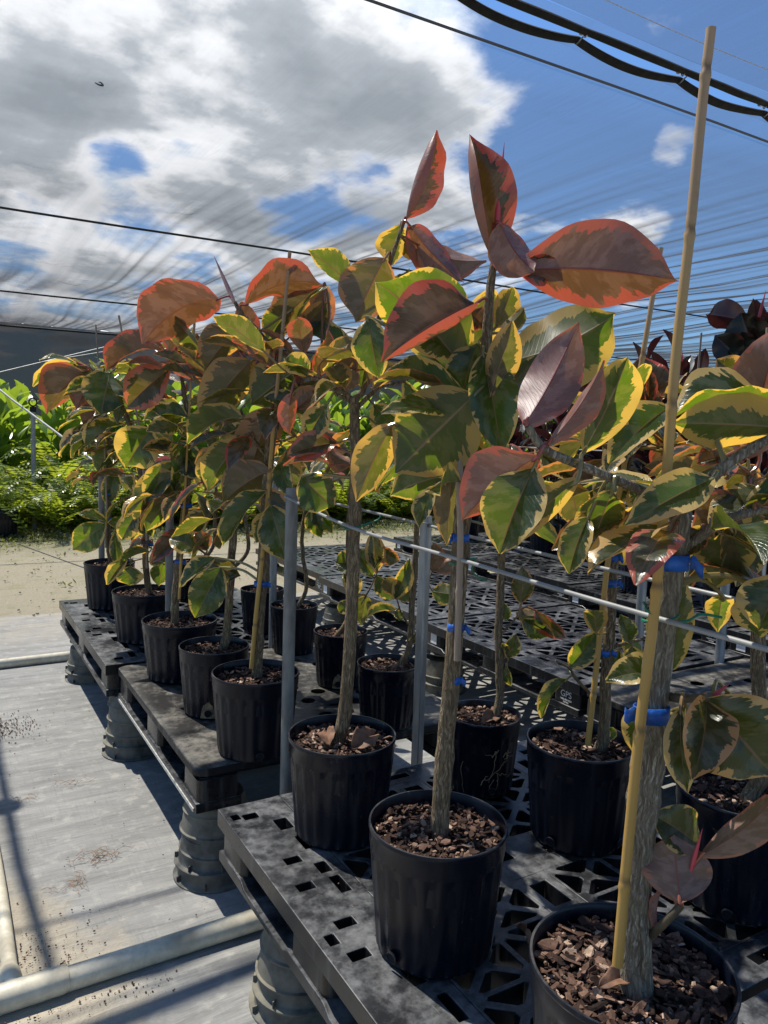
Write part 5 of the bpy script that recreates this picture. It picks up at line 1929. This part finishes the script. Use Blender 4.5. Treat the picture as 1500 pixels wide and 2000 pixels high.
# overhead watering line, out of the picture, whose shadow falls on the cloth at the left edge
wl = thing('watering_line', 'thin overhead watering line with a sprinkler above the walkway', 'pipe', (-.62, 5.5, 4.35))
b = MB(); b.tube([(-.62, 4.45, 4.5), (-.63, 5.2, 4.38), (-.625, 6.1, 4.36), (-.64, 7.2, 4.5)], .022, 10); b.build('pipe', M['hem'], wl)
b = MB(); b.lathe([(.001, -.05), (.03, -.05), (.075, -.02), (.08, .0), (.03, .03), (.02, .06), (.001, .06)], 20, (-.635, 5.66, 4.33)); b.build('sprinkler', M['hem'], wl)

# ------------------------------------------------------------------ far plants
def plant_blade(b, B, T, n, W_, nu=4, nv=8, arc=.12, fold=.3):
    leaf_geo(b, B, T, n, W_, fold, arc, 0, .08, RND.random(), 0, nu=nu, nv=nv)
def canna_mesh(seed):
    rr = random.Random(seed)
    b = MB()
    for s in range(7):
        bx, by = rr.gauss(0, .25), rr.gauss(0, .2)
        h = rr.uniform(1.3, 2.2)
        lx, ly = rr.gauss(0, .08), rr.gauss(0, .08)
        b.tube([(bx, by, 0), (bx+lx*.5, by+ly*.5, h*.5), (bx+lx, by+ly, h)], [.016, .013, .008], 6, uv=(.5, .2))
        az = rr.uniform(0, 6)
        for k in range(8):
            f = .25+.75*k/7
            az += 2.4
            B = Vector((bx+lx*f, by+ly*f, h*f))
            el = radians(66-30*rr.random()-(1-f)*25)
            d = Vector((cos(az)*cos(el), sin(az)*cos(el), sin(el)))
            ln = rr.uniform(.45, .75)
            n = Vector((-cos(az)*sin(el), -sin(az)*sin(el), cos(el)))
            plant_blade(b, B, B+d*ln, n, ln*.235, arc=.12)
    return b
def fern_mesh(seed):
    rr = random.Random(seed)
    b = MB()
    for k in range(44):
        az = rr.uniform(0, 6.28)
        d = Vector((cos(az), sin(az), 0))
        L_ = rr.uniform(.6, 1.15)
        h = rr.uniform(.35, .95)
        o = Vector((rr.gauss(0, .30), rr.gauss(0, .25), rr.uniform(0, .45)))
        pts = [o+d*(L_*s)+Vector((0, 0, h*(1.9*s-1.35*s*s))) for s in [q/9 for q in range(10)]]
        b.tube(pts, .004, 4, cap=False, uv=(.5, .2))
        for q in range(1, 10):
            p_ = pts[q]
            tg = (pts[q]-pts[q-1]).normalized()
            sd_ = tg.cross(Vector((0, 0, 1))).normalized()
            up = sd_.cross(tg)
            for sg in (-1, 1):
                for hlf in (0, .5):
                    pl = .17*(1-.065*q)*rr.uniform(.8, 1.1)
                    B = p_.lerp(pts[q-1], hlf)
                    ax = (sd_*sg*.85+tg*.45-Vector((0, 0, .12+.2*rr.random()))).normalized()
                    s2 = ax.cross(up).normalized()*(.026*(1.05-.05*q))
                    c = B+ax*pl*.5
                    m_ = len(b.v)
                    b.add([B, c+s2, B+ax*pl, c-s2], [(0, 1, 2, 3)], [(.5, 0), (1, .5), (.5, 1), (0, .5)])
    return b
def spawn(protos, name, label, cat, group, spots, mat):
    ms = [p.build(name, mat) for p in protos]
    datas = [o.data for o in ms]
    for o in ms:
        bpy.data.objects.remove(o)
    rr = random.Random(17)
    for k, (x, y, s) in enumerate(spots):
        o = bpy.data.objects.new(name, datas[k % len(datas)])
        COL.objects.link(o)
        o.location = (x, y, 0)
        o.rotation_euler.z = rr.uniform(0, 6.28)
        o.scale = (s, s, s*rr.uniform(.9, 1.1))
        tag(o, label, cat, group)
rr = random.Random(23)
sp = []
for row, (y, s) in enumerate(((15.2, .95), (16.6, 1.1), (18.2, 1.22))):
    x = -3.5
    while x < 16:
        sp.append((x+rr.gauss(0, .15), y+rr.gauss(0, .25), s*rr.uniform(.85, 1.1))); x += .95
spawn([canna_mesh(k) for k in (1, 2, 3)], 'broad_leaved_plant', 'tall bright green broad-leaved plant in the bank behind the ferns', 'plant', 'broad-leaved plants behind the ferns', sp, M['canna'])
sp = []
for row, (y, s) in enumerate(((12.6, .85), (13.3, 1.05), (14.1, 1.2))):
    x = -3.2
    while x < 13:
        sp.append((x+rr.gauss(0, .15), y+rr.gauss(0, .2), s*rr.uniform(.85, 1.15))); x += .80
spawn([fern_mesh(k) for k in (5, 6, 7)], 'fern', 'bushy bright green fern in the bank at the edge of the gravel', 'fern', 'ferns along the gravel', sp, M['fern'])
# low weeds
b = MB()
for k in range(6500):
    x = rr.uniform(-3, 12); y = 12.3-abs(rr.gauss(0, .55))+.35*noise.noise(Vector((x*.9, 3, 8)))
    if rr.random() < .03:
        y = rr.uniform(7.3, 11.5)
    for q in range(4):
        a = rr.uniform(0, 6.28); l_ = rr.uniform(.025, .075)
        d = Vector((cos(a)*.7, sin(a)*.7, rr.uniform(.3, 1)))*l_
        s2 = Vector((-sin(a), cos(a), 0))*l_*.22
        o = Vector((x+rr.gauss(0, .04), y+rr.gauss(0, .04), .0+rr.random()*.05))
        b.add([o, o+d*.5+s2, o+d, o+d*.5-s2], [(0, 1, 2, 3)], [(.5, 0), (1, .5), (.5, 1), (0, .5)])
tag(b.build('weeds', M['weed'], None, smooth=False), 'low straggly weeds on the sandy ground at the foot of the ferns', 'weeds', kind='stuff')
# stones on the gravel
b = MB()
for k in range(1500):
    crumb(rr.uniform(-1.5, 9), rr.uniform(6.9, 12), rr.choice([.006, .008, .012, .018]), rr.uniform(.55, 1.0))
tag(b.build('gravel', M['gravel'], None, smooth=False), 'loose pale stones and crumbs on the sandy yard', 'gravel', kind='stuff')

# riser with a ring sprinkler, slanting pipe, frame of pipes
rp = at_plane(66, 930, (1.1, 13.0, 0), 0)
ri = thing('sprinkler_riser', 'white sprinkler riser pipe standing in the ferns at the left', 'sprinkler', (rp.x, rp.y, 0))
topz = at_plane(64, 797, (rp.x, rp.y, 0)).z
b = MB(); b.tube([(rp.x, rp.y, 0), (rp.x, rp.y, topz*.72), (rp.x, rp.y, topz*.722), (rp.x, rp.y, topz*.745), (rp.x, rp.y, topz*.747), (rp.x, rp.y, topz)], [.034, .034, .042, .042, .034, .034], 14); b.build('pipe', M['conduit'], ri)
b = MB(); b.tube([(rp.x, rp.y, topz-.06), (rp.x, rp.y, topz+.02)], .047, 14); b.tube([(rp.x+.055*cos(2*pi*k/20), rp.y, topz+.09+.06*sin(2*pi*k/20)) for k in range(21)], .012, 7); b.build('sprinkler_head', M['hem'], ri)
a0 = at_plane(-60, 713, (1.1, 12.2, 0)); a1 = at_plane(128, 858, (1.1, 9.5, 0))
b = MB(); b.tube([a0, a0.lerp(a1, .5)+Vector((0, 0, -.02)), a1, a1+(a1-a0)*.6], .014, 10)
tag(b.build('slanting_pipe', M['conduit'], None, origin=a0), 'thin white pipe slanting down in front of the broad-leaved plants', 'pipe')
fo = at_plane(83, 760, (2.0, 20.5, 0))
fr = thing('pipe_frame', 'far frame of thin white pipes in front of the dark curtain', 'frame', (fo.x, fo.y, 0))
b = MB(); tz = at_plane(83, 707, (fo.x, fo.y, 0)).z
b.tube([(fo.x, fo.y, 0), (fo.x, fo.y, tz)], .035, 10); b.build('post', M['conduit'], fr)
for (x0_, y0_, x1_, y1_) in ((-20, 733, 250, 668), (83, 708, 300, 672)):
    b = MB(); A_ = at_plane(x0_, y0_, (fo.x, fo.y, 0)); B_ = at_plane(x1_, y1_, (fo.x, fo.y+2.0, 0))
    b.tube([A_, B_], .028, 8); b.build('rail', M['conduit'], fr)
# dark pot at the foot of the ferns
q = at_z(8, 1052, 0)
me, h, r = pot_mesh('big')
o = bpy.data.objects.new('nursery_pot', me); COL.objects.link(o); o.location = (q.x-.02, q.y, 0); o.scale = (1.35, 1.35, 1.35)
tag(o, 'dark pot in the shade of the ferns at the left picture edge', 'pot')

# ------------------------------------------------------------------ dark-leaved plants of the third row
def dark_plant(seed, h):
    rr = random.Random(seed)
    tr, fo_ = MB(), MB()
    for s in range(3):
        bx, by = rr.gauss(0, .03), rr.gauss(0, .03)
        lx, ly = rr.gauss(0, .14), rr.gauss(0, .14)
        hh = h*rr.uniform(.72, 1.0)
        pts = catmull([(bx, by, .2), (bx+lx*.3, by+ly*.3, .2+hh*.4), (bx+lx, by+ly, .2+hh)], 6)
        tr.tube(pts, lerp_list([.013, .006], len(pts)), 8)
        az = rr.uniform(0, 6)
        n_ = 21
        for k in range(n_):
            f = .38+.62*k/(n_-1)
            az += radians(137.5)
            i = min(len(pts)-1, int(f*(len(pts)-1)))
            q = pts[i]
            el = radians(-15+80*f**1.5+rr.gauss(0, 12))
            d = Vector((cos(az)*cos(el), sin(az)*cos(el), sin(el)))
            B = q+d*.05
            ln = rr.uniform(.20, .31)
            up = Vector((-cos(az)*sin(el), -sin(az)*sin(el), cos(el)))
            leaf_geo(fo_, B, B+d*ln, up, ln*.27, rr.uniform(.2, .5), rr.uniform(.02, .12), .1, .06, rr.random(), 0, nu=6, nv=9)
            fo_.tube([q, B, B+d*.02], [.004, .003, .002], 5, uv=(.5, .1))
        top = pts[-1]
        tr.tube([top, top+Vector((.01, 0, .06)), top+Vector((.02, .01, .13))], [.006, .006, .001], 6, mi=1)
    return tr, fo_
protos = []
for s, h in ((1, 1.45), (2, 1.62), (3, 1.3)):
    tr, fo_ = dark_plant(s, h)
    a = tr.build('stem', [M['twig'], M['bud']]); c = fo_.build('foliage', M['burgundy'])
    protos.append((a.data, c.data))
    bpy.data.objects.remove(a); bpy.data.objects.remove(c)
mulch = mulch_geo((0, 0, .29*.86), .145, 50, 3, .3).build('bark_mulch', M['chips'], smooth=False)
mulch_d = mulch.data
bpy.data.objects.remove(mulch)
rr = random.Random(41)
pme = pot_mesh('big')[0]
SPOTS = []
for x, ys_ in ((4.72, [1.9, 2.55, 3.3, 4.05, 4.7, 5.0, 6.2, 6.9]), (5.28, [2.2, 2.9, 3.5, 4.3, 5.05, 5.75, 6.45, 7.05])):
    for y in ys_:
        SPOTS.append((x, y, ZT))
for x in (6.3, 6.95, 7.6):
    for k in range(9):
        SPOTS.append((x+rr.gauss(0, .06), 2.4+.82*k+rr.gauss(0, .08), 0.30))
GD = 'dark-leaved rubber plants behind the rows'
for k, (x, y, z) in enumerate(SPOTS):
    a, c = protos[k % 3]
    if x < 5 and y > 4.5:
        continue
    lab = 'burgundy dark-leaved rubber plant crowded behind the variegated ones' if x < 6 else 'dark-leaved rubber plant in the far block beyond the third row'
    root = thing('potted_rubber_plant', lab, 'potted plant', (x, y, z), GD if x < 6 else 'far dark-leaved rubber plants')
    for nm, me_ in (('pot', pme), ('bark_mulch', mulch_d), ('stem', a), ('foliage', c)):
        o = bpy.data.objects.new(nm, me_); COL.objects.link(o); o.parent = root
    root.rotation_euler.z = rr.uniform(0, 6.28)
    s = rr.uniform(.92, 1.1)
    root.scale = (1, 1, s)
# the big dark one that stands clear at the right
q = at_plane(1450, 660, (4.4, 3.6, 0))
root = thing('potted_rubber_plant', 'tall burgundy rubber plant with a red leaf spear at the right edge', 'potted plant', (q.x+.02, q.y, ZT))
T = Tree.__new__(Tree)
o = bpy.data.objects.new('pot', pme); COL.objects.link(o); o.parent = root
o = bpy.data.objects.new('bark_mulch', mulch_d); COL.objects.link(o); o.parent = root
T.root = root; T.axis = Vector((q.x, q.y, 0)); T.stems = []; T.bark = M['twig']; T.fol = MB(); T.n = 0; T.r = .155; T.h = .29; T.p = root.location
T.branch([(1478, 1080), (1470, 900), (1468, 760), (1480, 640)], .013, .007, name='stem')
_lf = M['leaf']; M['leaf'] = M['burgundy']
for a in ((1460, 628, 1380, 614, 62, 165), (1448, 612, 1480, 690, 90, 20), (1455, 690, 1436, 650, 50, 15), (1440, 700, 1396, 655, 62, 12), (1462, 702, 1400, 690, 44, 30), (1490, 640, 1530, 600, 60, 30), (1470, 720, 1500, 690, 60, 20), (1466, 760, 1410, 740, 60, 30), (1466, 760, 1530, 740, 60, 30)):
    T.leaf(*a, 0, .25, .08, .1)
M['leaf'] = _lf
T.bud((1482, 622), (1496, 566), .010)
# canes showing above the far plants
for k, (x0_, y0_, x1_, y1_, dep) in enumerate(((1452, 760, 1468, 646, (4.5, 4.2, 0)), (1494, 720, 1499, 640, (4.7, 2.8, 0)), (1362, 740, 1370, 650, (5.2, 5.0, 0)))):
    a = at_plane(x0_, y0_, dep); c = at_plane(x1_, y1_, dep)
    b = MB(); d = (c-a); foot = a-d*((a.z-.55)/d.z)
    b.tube(catmull([foot, a, c], 6), .009, 8)
    tag(b.build('bamboo_cane', M['cane_grey'], None, origin=foot), ['thin grey cane rising over the dark plants near the right edge', 'short grey cane at the extreme right edge above the dark plants', 'thin grey cane left of the clear dark plant'][k], 'cane')
